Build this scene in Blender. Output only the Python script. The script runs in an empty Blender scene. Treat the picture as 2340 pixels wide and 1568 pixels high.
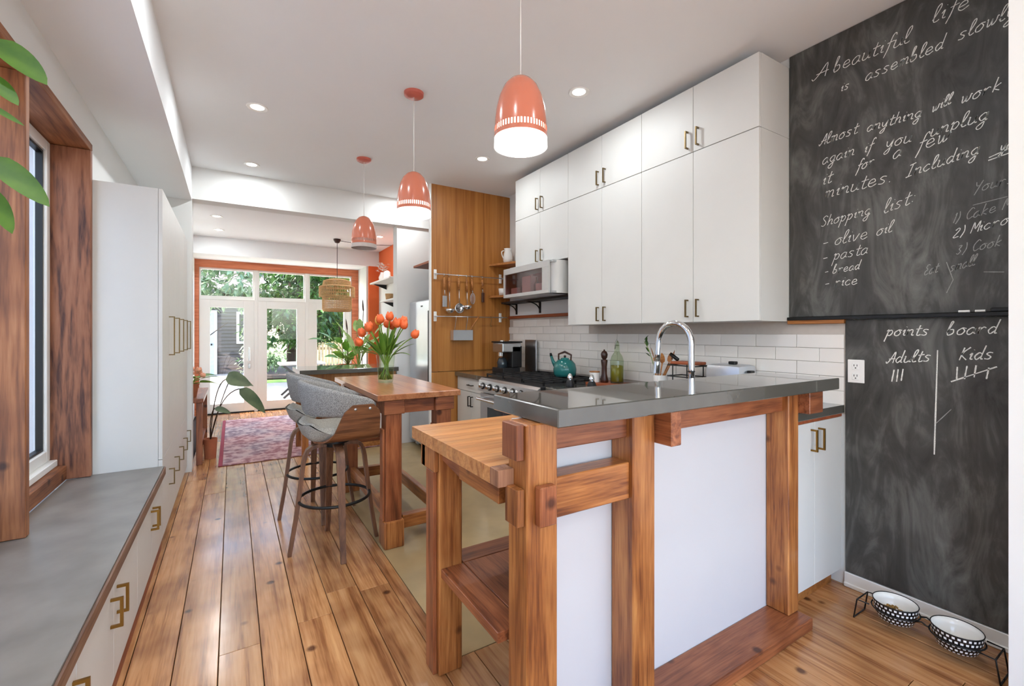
import bpy, bmesh, math, random
from mathutils import Vector, Matrix
random.seed(7)
D = bpy.data
SC = bpy.context.scene
COL = SC.collection
PI = math.pi

# ------------------------------------------------------------------ camera
F_PX, HORIZON, YAW, CAM_Z = 1031.0, 761.0, math.radians(31.79), 1.27
cam = D.cameras.new('camera'); camo = D.objects.new('camera', cam); COL.objects.link(camo)
cam.sensor_width = 36.0; cam.sensor_fit = 'HORIZONTAL'
cam.lens = F_PX / 2340.0 * 36.0
cam.shift_y = -(784.0 - HORIZON) / 2340.0
cam.clip_start = 0.02; cam.clip_end = 200
camo.location = (0, 0, CAM_Z); camo.rotation_euler = (PI / 2, 0, -YAW)
SC.camera = camo
# ------------------------------------------------------------------ world, sun, exposure
W = D.worlds.new('world'); SC.world = W; W.use_nodes = True
wn = W.node_tree.nodes; wl = W.node_tree.links
bg = wn['Background']
sky = wn.new('ShaderNodeTexSky'); sky.sky_type = 'NISHITA'; sky.sun_disc = False
sky.sun_elevation = math.radians(52); sky.sun_rotation = math.radians(-60)
sky.altitude = 0; sky.air_density = 1.0; sky.dust_density = 2.5; sky.ozone_density = 1.0
wl.new(sky.outputs[0], bg.inputs[0]); bg.inputs[1].default_value = 0.72
sun = D.lights.new('sun', 'SUN'); suno = D.objects.new('sun', sun); COL.objects.link(suno)
sun.energy = 9.0; sun.angle = 0.02; sun.color = (1, 0.97, 0.92)
suno.rotation_euler = Vector((0.62, -0.16, -0.78)).to_track_quat('-Z', 'Y').to_euler()
suno.location = (-8, 12, 12)
DOWNLIGHT_W, PENDANT_W = 2.4, 1.0
SC.view_settings.view_transform = 'Standard'; SC.view_settings.look = 'None'
SC.view_settings.gamma = 1.0; SC.view_settings.use_curve_mapping = False
SC.view_settings.exposure = 1.52
SC.cycles.transparent_max_bounces = 24

# ------------------------------------------------------------------ materials
def nodes_of(name):
    m = D.materials.new(name); m.use_nodes = True
    nt = m.node_tree; b = nt.nodes['Principled BSDF']
    return m, nt, nt.nodes, nt.links, b
def lin(c):
    return tuple((x / 12.92 if x <= 0.04045 else ((x + 0.055) / 1.055) ** 2.4) for x in (v / 255.0 for v in c))
def rgb(*c): return lin(c) + (1,)
def plain(name, c, rough=0.5, metal=0.0, var=0.06, scale=14, bump=0.0, spec=0.5, coat=0.0, stretch=(1, 1, 1)):
    m, nt, N, L, b = nodes_of(name)
    tc = N.new('ShaderNodeTexCoord'); mp = N.new('ShaderNodeMapping'); mp.inputs['Scale'].default_value = stretch
    nz = N.new('ShaderNodeTexNoise'); nz.inputs['Scale'].default_value = scale; nz.inputs['Detail'].default_value = 5
    L.new(tc.outputs['Object'], mp.inputs[0]); L.new(mp.outputs[0], nz.inputs['Vector'])
    r = N.new('ShaderNodeValToRGB')
    cc = lin(c)
    r.color_ramp.elements[0].position = 0.3; r.color_ramp.elements[1].position = 0.7
    r.color_ramp.elements[0].color = tuple(x * (1 - var) for x in cc) + (1,)
    r.color_ramp.elements[1].color = tuple(min(1, x * (1 + var)) for x in cc) + (1,)
    L.new(nz.outputs['Fac'], r.inputs[0]); L.new(r.outputs[0], b.inputs['Base Color'])
    b.inputs['Roughness'].default_value = rough; b.inputs['Metallic'].default_value = metal
    b.inputs['Specular IOR Level'].default_value = spec; b.inputs['Coat Weight'].default_value = coat
    if bump:
        bp = N.new('ShaderNodeBump'); bp.inputs['Strength'].default_value = bump; bp.inputs['Distance'].default_value = 0.004
        L.new(nz.outputs['Fac'], bp.inputs['Height']); L.new(bp.outputs[0], b.inputs['Normal'])
    return m
def wood(name, axis, dark, mid, light, rough=0.4, grain=22, knots=True, var=0.25, coat=0.0, along=0.06):
    m, nt, N, L, b = nodes_of(name)
    tc = N.new('ShaderNodeTexCoord'); oi = N.new('ShaderNodeObjectInfo')
    mul = N.new('ShaderNodeVectorMath'); mul.operation = 'MULTIPLY_ADD'
    mp = N.new('ShaderNodeMapping')
    s = [1, 1, 1]; s['xyz'.index(axis)] = along
    mp.inputs['Scale'].default_value = s
    off = N.new('ShaderNodeCombineXYZ')
    k = N.new('ShaderNodeMath'); k.operation = 'MULTIPLY'; k.inputs[1].default_value = 37.0
    L.new(oi.outputs['Random'], k.inputs[0])
    for i in range(3): L.new(k.outputs[0], off.inputs[i])
    ad = N.new('ShaderNodeVectorMath'); ad.operation = 'ADD'
    L.new(tc.outputs['Object'], mp.inputs[0]); L.new(mp.outputs[0], ad.inputs[0]); L.new(off.outputs[0], ad.inputs[1])
    n1 = N.new('ShaderNodeTexNoise'); n1.inputs['Scale'].default_value = grain; n1.inputs['Detail'].default_value = 4; n1.inputs['Distortion'].default_value = 1.2
    n2 = N.new('ShaderNodeTexNoise'); n2.inputs['Scale'].default_value = grain * 7; n2.inputs['Detail'].default_value = 3
    n3 = N.new('ShaderNodeTexNoise'); n3.inputs['Scale'].default_value = 4.0; n3.inputs['Detail'].default_value = 2
    for n in (n1, n2): L.new(ad.outputs[0], n.inputs['Vector'])
    ad2 = N.new('ShaderNodeVectorMath'); ad2.operation = 'ADD'; L.new(tc.outputs['Object'], ad2.inputs[0]); L.new(off.outputs[0], ad2.inputs[1])
    L.new(ad2.outputs[0], n3.inputs['Vector'])
    mx = N.new('ShaderNodeMix'); mx.data_type = 'FLOAT'; mx.inputs[0].default_value = 0.35
    L.new(n1.outputs['Fac'], mx.inputs[2]); L.new(n2.outputs['Fac'], mx.inputs[3])
    r = N.new('ShaderNodeValToRGB'); e = r.color_ramp.elements
    e[0].position = 0.36; e[0].color = rgb(*dark); e[1].position = 0.66; e[1].color = rgb(*light)
    x = e.new(0.5); x.color = rgb(*mid)
    L.new(mx.outputs[0], r.inputs[0])
    hs = N.new('ShaderNodeHueSaturation')
    mr = N.new('ShaderNodeMapRange'); mr.inputs['To Min'].default_value = 1 - var; mr.inputs['To Max'].default_value = 1 + var * 0.6
    L.new(oi.outputs['Random'], mr.inputs['Value']); L.new(mr.outputs[0], hs.inputs['Value'])
    L.new(r.outputs[0], hs.inputs['Color'])
    out = hs.outputs[0]
    if knots:   # broad reddish patches and dark knots
        r3 = N.new('ShaderNodeValToRGB'); q = r3.color_ramp.elements
        q[0].position = 0.30; q[0].color = (0.42, 0.28, 0.22, 1); q[1].position = 0.55; q[1].color = (1, 1, 1, 1)
        L.new(n3.outputs['Fac'], r3.inputs[0])
        mm = N.new('ShaderNodeMix'); mm.data_type = 'RGBA'; mm.blend_type = 'MULTIPLY'; mm.inputs[0].default_value = 0.6
        L.new(out, mm.inputs[6]); L.new(r3.outputs[0], mm.inputs[7])
        vo = N.new('ShaderNodeTexVoronoi'); vo.inputs['Scale'].default_value = 5.5
        L.new(ad2.outputs[0], vo.inputs['Vector'])
        r4 = N.new('ShaderNodeValToRGB'); q = r4.color_ramp.elements
        q[0].position = 0.06; q[0].color = (0.14, 0.07, 0.06, 1); q[1].position = 0.13; q[1].color = (1, 1, 1, 1)
        L.new(vo.outputs['Distance'], r4.inputs[0])
        m2 = N.new('ShaderNodeMix'); m2.data_type = 'RGBA'; m2.blend_type = 'MULTIPLY'; m2.inputs[0].default_value = 0.85
        L.new(mm.outputs[2], m2.inputs[6]); L.new(r4.outputs[0], m2.inputs[7]); out = m2.outputs[2]
    L.new(out, b.inputs['Base Color'])
    b.inputs['Roughness'].default_value = rough; b.inputs['Coat Weight'].default_value = coat; b.inputs['Coat Roughness'].default_value = 0.15
    bp = N.new('ShaderNodeBump'); bp.inputs['Strength'].default_value = 0.15; bp.inputs['Distance'].default_value = 0.003
    L.new(mx.outputs[0], bp.inputs['Height']); L.new(bp.outputs[0], b.inputs['Normal'])
    return m
def emit(name, c, s):
    m, nt, N, L, b = nodes_of(name)
    b.inputs['Base Color'].default_value = rgb(*c); b.inputs['Emission Color'].default_value = rgb(*c); b.inputs['Emission Strength'].default_value = s
    return m
def glass(name, tint=(255, 255, 255), gl=0.12):
    m, nt, N, L, b = nodes_of(name)
    N.remove(b); t = N.new('ShaderNodeBsdfTransparent'); g = N.new('ShaderNodeBsdfGlossy'); g.inputs['Roughness'].default_value = 0.02
    t.inputs[0].default_value = rgb(*tint); lw = N.new('ShaderNodeLayerWeight'); lw.inputs[0].default_value = 0.5
    pw = N.new('ShaderNodeMath'); pw.operation = 'POWER'; pw.inputs[1].default_value = 4.0; L.new(lw.outputs['Facing'], pw.inputs[0])
    fr = N.new('ShaderNodeMath'); fr.operation = 'MULTIPLY_ADD'; fr.inputs[1].default_value = 0.5; fr.inputs[2].default_value = 0.04; L.new(pw.outputs[0], fr.inputs[0])
    mx = N.new('ShaderNodeMixShader'); L.new(fr.outputs[0], mx.inputs[0]); L.new(t.outputs[0], mx.inputs[1]); L.new(g.outputs[0], mx.inputs[2])
    L.new(mx.outputs[0], N['Material Output'].inputs[0])
    return m
def leafmat(name, c1, c2, trans=0.35, scale=6):
    m, nt, N, L, b = nodes_of(name)
    tc = N.new('ShaderNodeTexCoord'); nz = N.new('ShaderNodeTexNoise'); nz.inputs['Scale'].default_value = scale; nz.inputs['Detail'].default_value = 4
    L.new(tc.outputs['Object'], nz.inputs['Vector'])
    r = N.new('ShaderNodeValToRGB'); r.color_ramp.elements[0].position = 0.35; r.color_ramp.elements[1].position = 0.65
    r.color_ramp.elements[0].color = rgb(*c1); r.color_ramp.elements[1].color = rgb(*c2)
    L.new(nz.outputs['Fac'], r.inputs[0]); L.new(r.outputs[0], b.inputs['Base Color']); b.inputs['Roughness'].default_value = 0.45
    t = N.new('ShaderNodeBsdfTranslucent'); L.new(r.outputs[0], t.inputs[0])
    mx = N.new('ShaderNodeMixShader'); mx.inputs[0].default_value = trans
    L.new(b.outputs[0], mx.inputs[1]); L.new(t.outputs[0], mx.inputs[2]); L.new(mx.outputs[0], N['Material Output'].inputs[0])
    return m
def board_mat(name):     # chalkboard with wiped chalk dust
    m, nt, N, L, b = nodes_of(name)
    tc = N.new('ShaderNodeTexCoord')
    mp = N.new('ShaderNodeMapping'); mp.inputs['Scale'].default_value = (1, 3.2, 1.0); mp.inputs['Rotation'].default_value = (0.35, 0, 0)
    L.new(tc.outputs['Object'], mp.inputs[0])
    n1 = N.new('ShaderNodeTexNoise'); n1.inputs['Scale'].default_value = 2.6; n1.inputs['Detail'].default_value = 7; n1.inputs['Distortion'].default_value = 2.2; n1.inputs['Roughness'].default_value = 0.62
    L.new(mp.outputs[0], n1.inputs['Vector'])
    n2 = N.new('ShaderNodeTexNoise'); n2.inputs['Scale'].default_value = 1.6; n2.inputs['Detail'].default_value = 3; n2.inputs['Distortion'].default_value = 1.5
    L.new(tc.outputs['Object'], n2.inputs['Vector'])
    mx = N.new('ShaderNodeMix'); mx.data_type = 'FLOAT'; mx.inputs[0].default_value = 0.5
    L.new(n1.outputs['Fac'], mx.inputs[2]); L.new(n2.outputs['Fac'], mx.inputs[3])
    r = N.new('ShaderNodeValToRGB'); e = r.color_ramp.elements
    e[0].position = 0.36; e[0].color = rgb(40, 39, 37); e[1].position = 0.70; e[1].color = rgb(118, 118, 114)
    x = e.new(0.5); x.color = rgb(68, 67, 64)
    L.new(mx.outputs[0], r.inputs[0]); L.new(r.outputs[0], b.inputs['Base Color'])
    b.inputs['Roughness'].default_value = 0.55
    return m
def checks(name):
    m, nt, N, L, b = nodes_of(name)
    tc = N.new('ShaderNodeTexCoord'); mp = N.new('ShaderNodeMapping'); mp.inputs['Scale'].default_value = (30, 6, 1)
    ck = N.new('ShaderNodeTexBrick'); ck.inputs['Scale'].default_value = 1.0
    ck.inputs['Color1'].default_value = rgb(240, 240, 238); ck.inputs['Color2'].default_value = rgb(225, 225, 225); ck.inputs['Mortar'].default_value = rgb(18, 18, 22)
    ck.inputs['Mortar Size'].default_value = 0.24; ck.inputs['Brick Width'].default_value = 1.0; ck.inputs['Row Height'].default_value = 1.0
    L.new(tc.outputs['UV'], mp.inputs[0]); L.new(mp.outputs[0], ck.inputs['Vector']); L.new(ck.outputs[0], b.inputs['Base Color'])
    b.inputs['Roughness'].default_value = 0.25
    return m
def rugmat(name):
    m, nt, N, L, b = nodes_of(name)
    tc = N.new('ShaderNodeTexCoord')
    n1 = N.new('ShaderNodeTexNoise'); n1.inputs['Scale'].default_value = 1.4; n1.inputs['Detail'].default_value = 2
    n2 = N.new('ShaderNodeTexNoise'); n2.inputs['Scale'].default_value = 26; n2.inputs['Detail'].default_value = 4
    v = N.new('ShaderNodeTexVoronoi'); v.inputs['Scale'].default_value = 11
    for n in (n1, n2, v): L.new(tc.outputs['Object'], n.inputs['Vector'])
    r1 = N.new('ShaderNodeValToRGB'); e = r1.color_ramp.elements
    e[0].position = 0.42; e[0].color = rgb(178, 118, 120); e[1].position = 0.58; e[1].color = rgb(150, 140, 152)
    L.new(n1.outputs['Fac'], r1.inputs[0])
    r2 = N.new('ShaderNodeValToRGB'); e = r2.color_ramp.elements
    e[0].position = 0.40; e[0].color = rgb(110, 70, 84); e[1].position = 0.60; e[1].color = rgb(226, 200, 196)
    md = N.new('ShaderNodeMath'); md.operation = 'ADD'; md.inputs[1].default_value = 0.0
    mx0 = N.new('ShaderNodeMix'); mx0.data_type = 'FLOAT'; mx0.inputs[0].default_value = 0.4
    L.new(n2.outputs['Fac'], mx0.inputs[2]); L.new(v.outputs['Distance'], mx0.inputs[3]); L.new(mx0.outputs[0], r2.inputs[0])
    mx = N.new('ShaderNodeMix'); mx.data_type = 'RGBA'; mx.inputs[0].default_value = 0.5
    L.new(r1.outputs[0], mx.inputs[6]); L.new(r2.outputs[0], mx.inputs[7]); L.new(mx.outputs[2], b.inputs['Base Color'])
    b.inputs['Roughness'].default_value = 0.95
    return m
def fabric(name, a, c, scale=260):
    m = plain(name, a, 0.95, 0, 0.0, scale, 0.5)
    r = [n for n in m.node_tree.nodes if n.type == 'VALTORGB'][0]
    r.color_ramp.elements[0].position = 0.4; r.color_ramp.elements[1].position = 0.6
    r.color_ramp.elements[0].color = rgb(*a); r.color_ramp.elements[1].color = rgb(*c)
    return m

M = {}
M['wallwhite'] = plain('white_wall_paint', (228, 229, 227), 0.85, 0, 0.012, 3)
M['ceilwhite'] = plain('white_ceiling_paint', (240, 242, 243), 0.9, 0, 0.01, 2)
M['cab'] = plain('white_cabinet_lacquer', (214, 214, 210), 0.5, 0, 0.01, 5)
M['bar_panel'] = plain('white_bar_panel', (206, 206, 209), 0.5, 0, 0.01, 5)
M['trimwhite'] = plain('white_trim_paint', (238, 238, 234), 0.4, 0, 0.01, 6)
M['tile'] = plain('white_glazed_tile', (232, 228, 222), 0.12, 0, 0.03, 3)
M['grout'] = plain('pale_grout', (188, 180, 172), 0.9, 0, 0.03, 40)
M['board'] = board_mat('chalkboard')
M['chalk'] = plain('white_chalk', (222, 222, 216), 0.95, 0, 0.2, 240)
M['chalkfaint'] = plain('faint_chalk', (150, 150, 146), 0.95, 0, 0.25, 240)
fir = dict(dark=(118, 64, 30), mid=(170, 106, 54), light=(200, 138, 78))
for a in 'xyz': M['fir_' + a] = wood('reclaimed_fir_' + a, a, rough=0.38, coat=0.2, var=0.14, **fir)
for a in 'xyz': M['cedar_' + a] = wood('reddish_fir_' + a, a, (108, 56, 32), (154, 90, 54), (178, 112, 72), 0.4, var=0.14, coat=0.2)
M['frame_z'] = wood('window_timber_z', 'z', (104, 60, 36), (150, 95, 58), (176, 120, 80), 0.55, 16, True, 0.05)
M['frame_y'] = wood('window_timber_y', 'y', (104, 60, 36), (150, 95, 58), (176, 120, 80), 0.55, 16, True, 0.05)
M['frame_far'] = wood('window_timber_flamed', 'z', (70, 36, 26), (140, 88, 60), (162, 108, 78), 0.55, 13, False, 0.02, along=0.10)
M['plank'] = wood('pine_floorboard', 'y', (146, 94, 54), (192, 136, 86), (212, 160, 108), 0.26, 18, True, 0.20, coat=0.35, along=0.05)
M['subfloor'] = plain('dark_subfloor', (52, 30, 16), 0.9)
M['slabfloor'] = plain('polished_concrete_floor', (172, 148, 108), 0.22, 0, 0.10, 5)
M['concrete'] = plain('dark_polished_concrete', (80, 78, 71), 0.2, 0, 0.10, 9, 0.0, 0.8, 0.9)
M['benchconc'] = plain('grey_bench_concrete', (124, 119, 112), 0.36, 0, 0.22, 6, 0.03)
M['butcher'] = wood('butcher_block', 'x', (168, 106, 60), (196, 136, 82), (216, 160, 104), 0.35, 20, False, 0.16, along=0.05)
M['butcher_edge'] = wood('butcher_block_edge', 'z', (120, 80, 62), (160, 112, 84), (184, 138, 104), 0.45, 20, False, 0.3)
M['tabletop'] = wood('table_top_wood', 'y', (140, 82, 48), (172, 110, 70), (188, 128, 86), 0.28, 14, False, 0.05, coat=0.3)
M['ply'] = wood('veneer_panel', 'z', (146, 88, 34), (172, 112, 50), (186, 128, 64), 0.4, 10, False, 0.04, along=0.03)
M['shelfwood'] = wood('shelf_wood', 'y', (130, 76, 30), (170, 108, 52), (190, 130, 70), 0.5, 20, False, 0.1)
M['darkstrip'] = wood('reddish_trim_wood', 'y', (120, 58, 30), (150, 76, 42), (168, 92, 54), 0.5, 20, False, 0.1)
M['edgewood'] = wood('bench_edging_wood', 'y', (84, 58, 44), (118, 86, 68), (140, 108, 88), 0.5, 20, False, 0.1)
M['walnut'] = wood('walnut_veneer', 'x', (86, 50, 28), (120, 76, 46), (146, 96, 60), 0.4, 26, False, 0.06)
M['walnut_z'] = wood('walnut_bentwood', 'z', (84, 52, 34), (116, 78, 54), (140, 98, 70), 0.4, 26, False, 0.06)
M['fabric'] = fabric('grey_tweed', (112, 110, 108), (164, 162, 158))
M['fabric2'] = fabric('pale_grey_seat', (136, 132, 124), (176, 172, 162))
M['steel'] = plain('brushed_steel', (196, 198, 200), 0.28, 1.0, 0.04, 40, 0, 0.5, 0, (1, 1, 12))
M['satin'] = plain('satin_silver_paint', (190, 189, 186), 0.5, 0.25, 0.03, 8)
M['fridge'] = plain('fridge_steel', (206, 210, 216), 0.3, 0.85, 0.03, 8)
M['chrome'] = plain('chrome', (226, 228, 230), 0.08, 1.0, 0.0)
M['black'] = plain('black_metal', (22, 22, 22), 0.4, 0.3, 0.05)
M['iron'] = plain('cast_iron', (34, 33, 34), 0.5, 0.2, 0.1, 60)
M['brass'] = plain('aged_brass', (150, 112, 54), 0.35, 1.0, 0.06, 60)
M['bronze'] = plain('dark_bronze', (116, 98, 68), 0.38, 0.9, 0.06, 60)
M['coral'] = plain('coral_enamel', (200, 116, 90), 0.2, 0, 0.02, 5, 0, 0.5, 0.4)
M['coral_off'] = plain('coral_enamel_canopy', (200, 104, 88), 0.3, 0, 0.02, 5)
M['lamp_on'] = emit('lit_lamp_diffuser', (255, 250, 240), 1.6)
M['lamp_off'] = plain('unlit_lamp_inside', (190, 178, 172), 0.5)
M['spot'] = emit('lit_downlight', (255, 250, 242), 4.0)
M['white'] = plain('white_plastic', (236, 234, 230), 0.4, 0, 0.01)
M['ceramic'] = plain('white_ceramic', (238, 236, 230), 0.15, 0, 0.02)
M['glass'] = glass('window_glass')
M['vase'] = glass('vase_glass', (236, 244, 232))
M['water'] = glass('vase_water', (226, 234, 196))
M['greenglass'] = glass('bottle_glass', (228, 236, 220))
M['oil'] = plain('olive_oil', (150, 134, 34), 0.15, 0, 0.05)
M['teal'] = plain('teal_enamel', (38, 108, 104), 0.15, 0, 0.06, 8)
M['orange'] = plain('orange_wall_paint', (226, 104, 50), 0.8, 0, 0.02, 4)
M['orangewood'] = wood('orange_door_trim', 'x', (176, 92, 54), (206, 118, 78), (220, 138, 100), 0.5, 20, False, 0.05)
M['redglass'] = plain('reddish_interior', (196, 112, 104), 0.4, 0, 0.1, 6)
M['pale'] = plain('pale_packaging', (190, 196, 200), 0.6, 0, 0.06)
M['darkbottle'] = plain('dark_bottle', (52, 54, 62), 0.2)
M['rattan'] = plain('woven_rattan', (206, 166, 116), 0.7, 0, 0.15, 60)
M['darkwood'] = wood('dark_mill_wood', 'z', (40, 22, 16), (62, 34, 24), (84, 50, 36), 0.3, 20, False, 0.05)
M['tulip'] = plain('orange_tulip_petal', (222, 98, 42), 0.5, 0, 0.18, 30)
M['tulip_y'] = plain('yellow_blossom_petal', (236, 170, 70), 0.5, 0, 0.12, 30)
M['stem'] = leafmat('green_stem', (96, 132, 40), (140, 168, 62), 0.2)
M['tleaf'] = leafmat('tulip_leaf', (64, 108, 28), (118, 156, 54), 0.3)
M['leafA'] = leafmat('house_leaf_bright', (66, 118, 34), (122, 170, 62), 0.35)
M['leafB'] = leafmat('house_leaf_grey', (84, 104, 78), (122, 140, 104), 0.25)
M['leafP'] = leafmat('pothos_leaf', (52, 96, 22), (96, 138, 40), 0.25, 9)
M['treeA'] = leafmat('tree_leaf_yellowgreen', (70, 104, 24), (140, 166, 62), 0.4, 2.5)
M['treeB'] = leafmat('tree_leaf_deep', (24, 54, 22), (72, 110, 46), 0.3, 2.5)
M['treeC'] = leafmat('tree_leaf_pale', (70, 100, 66), (158, 178, 142), 0.35, 2.5)
M['bark'] = plain('bark', (70, 52, 38), 0.9, 0, 0.2, 20, 0.5)
M['lawn'] = plain('lawn_green', (70, 110, 36), 0.9, 0, 0.25, 20, 0.5)
M['soil'] = plain('dark_soil', (58, 42, 32), 0.95, 0, 0.2, 20, 0.4)
M['patio'] = plain('pale_patio_stone', (138, 133, 125), 0.85, 0, 0.08, 4)
M['siding'] = plain('grey_clapboard', (80, 73, 71), 0.8, 0, 0.08, 12)
M['sidingwhite'] = plain('white_clapboard', (226, 228, 232), 0.8, 0, 0.04, 6)
M['bamboo'] = wood('bamboo_slats', 'z', (120, 96, 62), (168, 140, 98), (196, 170, 128), 0.7, 20, False, 0.2)
M['doorpaint'] = plain('pale_blue_white_door', (176, 184, 198), 0.5)
M['darkglass'] = plain('dark_window_glass', (40, 48, 54), 0.08)
M['terracotta'] = plain('terracotta', (176, 104, 70), 0.8, 0, 0.1)
M['kibble'] = plain('dry_kibble', (150, 116, 62), 0.85, 0, 0.25, 40)
M['checks'] = checks('black_white_weave_print')
M['rug'] = rugmat('faded_rose_rug')
M['rugedge'] = plain('rug_edge', (150, 62, 76), 0.95)
M['pink'] = plain('peach_blossom', (232, 162, 130), 0.5, 0, 0.1, 20)

# ------------------------------------------------------------------ helpers
def tag(o, label=None, cat=None, group=None, kind=None):
    if label: o['label'] = label
    if cat: o['category'] = cat
    if group: o['group'] = group
    if kind: o['kind'] = kind
    return o
def wloc(o):
    v = Vector(o.location)
    return v + wloc(o.parent) if o.parent else v
def thing(name, loc, label, cat, group=None):
    o = D.objects.new(name, None); COL.objects.link(o); o.location = loc; o.empty_display_size = 0.05
    return tag(o, label, cat, group)
def obj(name, bm, mat, parent=None, smooth=None, recenter=True):
    me = D.meshes.new(name)
    bm.normal_update()
    if recenter and len(bm.verts):
        lo = Vector([min(v.co[i] for v in bm.verts) for i in range(3)]); hi = Vector([max(v.co[i] for v in bm.verts) for i in range(3)])
        c = (lo + hi) / 2
        bmesh.ops.translate(bm, verts=bm.verts, vec=-c)
    else: c = Vector((0, 0, 0))
    bm.to_mesh(me); bm.free()
    mats = mat if isinstance(mat, (list, tuple)) else [mat]
    for k in mats: me.materials.append(M[k] if isinstance(k, str) else k)
    if smooth:
        for p in me.polygons: p.use_smooth = True
        if smooth is not True:
            me.set_sharp_from_angle(angle=math.radians(smooth))
    o = D.objects.new(name, me); COL.objects.link(o)
    if parent:
        o.parent = parent; o.location = c - wloc(parent)
    else: o.location = c
    return o
def struct(name, bm, mat, label=None, parent=None, smooth=None):
    o = obj(name, bm, mat, parent, smooth); o['kind'] = 'structure'
    if label: o['label'] = label
    return o
def B(): return bmesh.new()
def box(bm, x0, x1, y0, y1, z0, z1, bev=0.0, mi=0):
    r = bmesh.ops.create_cube(bm, size=1.0)
    vs = r['verts']
    for v in vs:
        v.co = Vector((x0 + (v.co.x + .5) * (x1 - x0), y0 + (v.co.y + .5) * (y1 - y0), z0 + (v.co.z + .5) * (z1 - z0)))
    fs = set(f for v in vs for f in v.link_faces)
    for f in fs: f.material_index = mi
    if bev:
        es = list(set(e for v in vs for e in v.link_edges))
        bmesh.ops.bevel(bm, geom=es, offset=bev, segments=2 if bev > 0.004 else 1, profile=0.6, affect='EDGES', clamp_overlap=True)
    return bm
def bx(*a, bev=0.0): return box(B(), *a, bev=bev)
def lathe(bm, prof, c=(0, 0, 0), n=32, cap0=False, cap1=False, sx=1.0, sy=1.0, uv=False):
    rings = []
    for r, z in prof:
        rings.append([bm.verts.new((c[0] + r * sx * math.cos(2 * PI * k / n), c[1] + r * sy * math.sin(2 * PI * k / n), c[2] + z)) for k in range(n)])
    lay = bm.loops.layers.uv.verify() if uv else None
    for i in range(len(rings) - 1):
        for k in range(n):
            a, b_ = rings[i], rings[i + 1]; k2 = (k + 1) % n
            f = bm.faces.new((a[k], a[k2], b_[k2], b_[k]))
            if uv:
                for lp, (uu, vv) in zip(f.loops, ((k, i), (k + 1, i), (k + 1, i + 1), (k, i + 1))):
                    lp[lay].uv = (uu / n, vv / (len(rings) - 1))
    if cap0: bm.faces.new(rings[0][::-1])
    if cap1: bm.faces.new(rings[-1])
    return bm
def tube(bm, pts, r, n=8, closed=False, flat=None):
    """sweep; r number or list; flat=(w,t,up) gives a rectangular section"""
    pts = [Vector(p) for p in pts]; m = len(pts); rings = []
    ref = None
    for i, p in enumerate(pts):
        if closed: t = pts[(i + 1) % m] - pts[i - 1]
        else: t = pts[min(i + 1, m - 1)] - pts[max(i - 1, 0)]
        t.normalize()
        if ref is None:
            ref = Vector((0, 0, 1)) if abs(t.z) < 0.9 else Vector((1, 0, 0))
        a = t.cross(ref)
        if a.length < 1e-5: a = t.cross(Vector((0, 1, 0.1)))
        a.normalize(); b_ = a.cross(t).normalized(); ref = b_
        rr = r[i] if isinstance(r, (list, tuple)) else r
        rings.append([bm.verts.new(p + (a * math.cos(2 * PI * k / n) + b_ * math.sin(2 * PI * k / n)) * rr) for k in range(n)])
    for i in range(m if closed else m - 1):
        A_, B_ = rings[i], rings[(i + 1) % m]
        for k in range(n):
            bm.faces.new((A_[k], A_[(k + 1) % n], B_[(k + 1) % n], B_[k]))
    if not closed:
        bm.faces.new(rings[0][::-1]); bm.faces.new(rings[-1])
    return bm
def strap(bm, pts, side, w, t):
    """sweep a rectangular section along pts; side = fixed width direction"""
    pts = [Vector(p) for p in pts]; m = len(pts); s = Vector(side).normalized(); rings = []
    for i, p in enumerate(pts):
        d = (pts[min(i + 1, m - 1)] - pts[max(i - 1, 0)]).normalized(); nrm = d.cross(s).normalized()
        ww = w[i] if isinstance(w, (list, tuple)) else w
        rings.append([bm.verts.new(p + s * (a * ww / 2) + nrm * (b_ * t / 2)) for a, b_ in ((-1, -1), (1, -1), (1, 1), (-1, 1))])
    for i in range(m - 1):
        for k in range(4): bm.faces.new((rings[i][k], rings[i][(k + 1) % 4], rings[i + 1][(k + 1) % 4], rings[i + 1][k]))
    bm.faces.new(rings[0][::-1]); bm.faces.new(rings[-1])
    return bm
def prism(bm, poly, axis, a, b_):
    """extrude polygon (list of 2D pts) along axis from a to b"""
    def P(p, k):
        if axis == 'x': return (k, p[0], p[1])
        if axis == 'y': return (p[0], k, p[1])
        return (p[0], p[1], k)
    v0 = [bm.verts.new(P(p, a)) for p in poly]; v1 = [bm.verts.new(P(p, b_)) for p in poly]
    n = len(poly)
    for k in range(n): bm.faces.new((v0[k], v0[(k + 1) % n], v1[(k + 1) % n], v1[k]))
    bm.faces.new(v0[::-1]); bm.faces.new(v1)
    bmesh.ops.recalc_face_normals(bm, faces=bm.faces)
    return bm
def linkmesh(name, me, loc, parent, rot=None):
    o = D.objects.new(name, me); COL.objects.link(o); o.parent = parent
    o.location = Vector(loc) - wloc(parent) if parent else Vector(loc)
    if rot: o.rotation_euler = rot
    return o
def copy_tree(o, parent=None):
    c = o.copy(); COL.objects.link(c); c.parent = parent
    for ch in o.children: copy_tree(ch, c)
    return c
def bez(p0, p1, p2, n=10):
    p0, p1, p2 = Vector(p0), Vector(p1), Vector(p2)
    return [p0 * (1 - t) ** 2 + p1 * 2 * t * (1 - t) + p2 * t * t for t in [k / (n - 1) for k in range(n)]]
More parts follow.
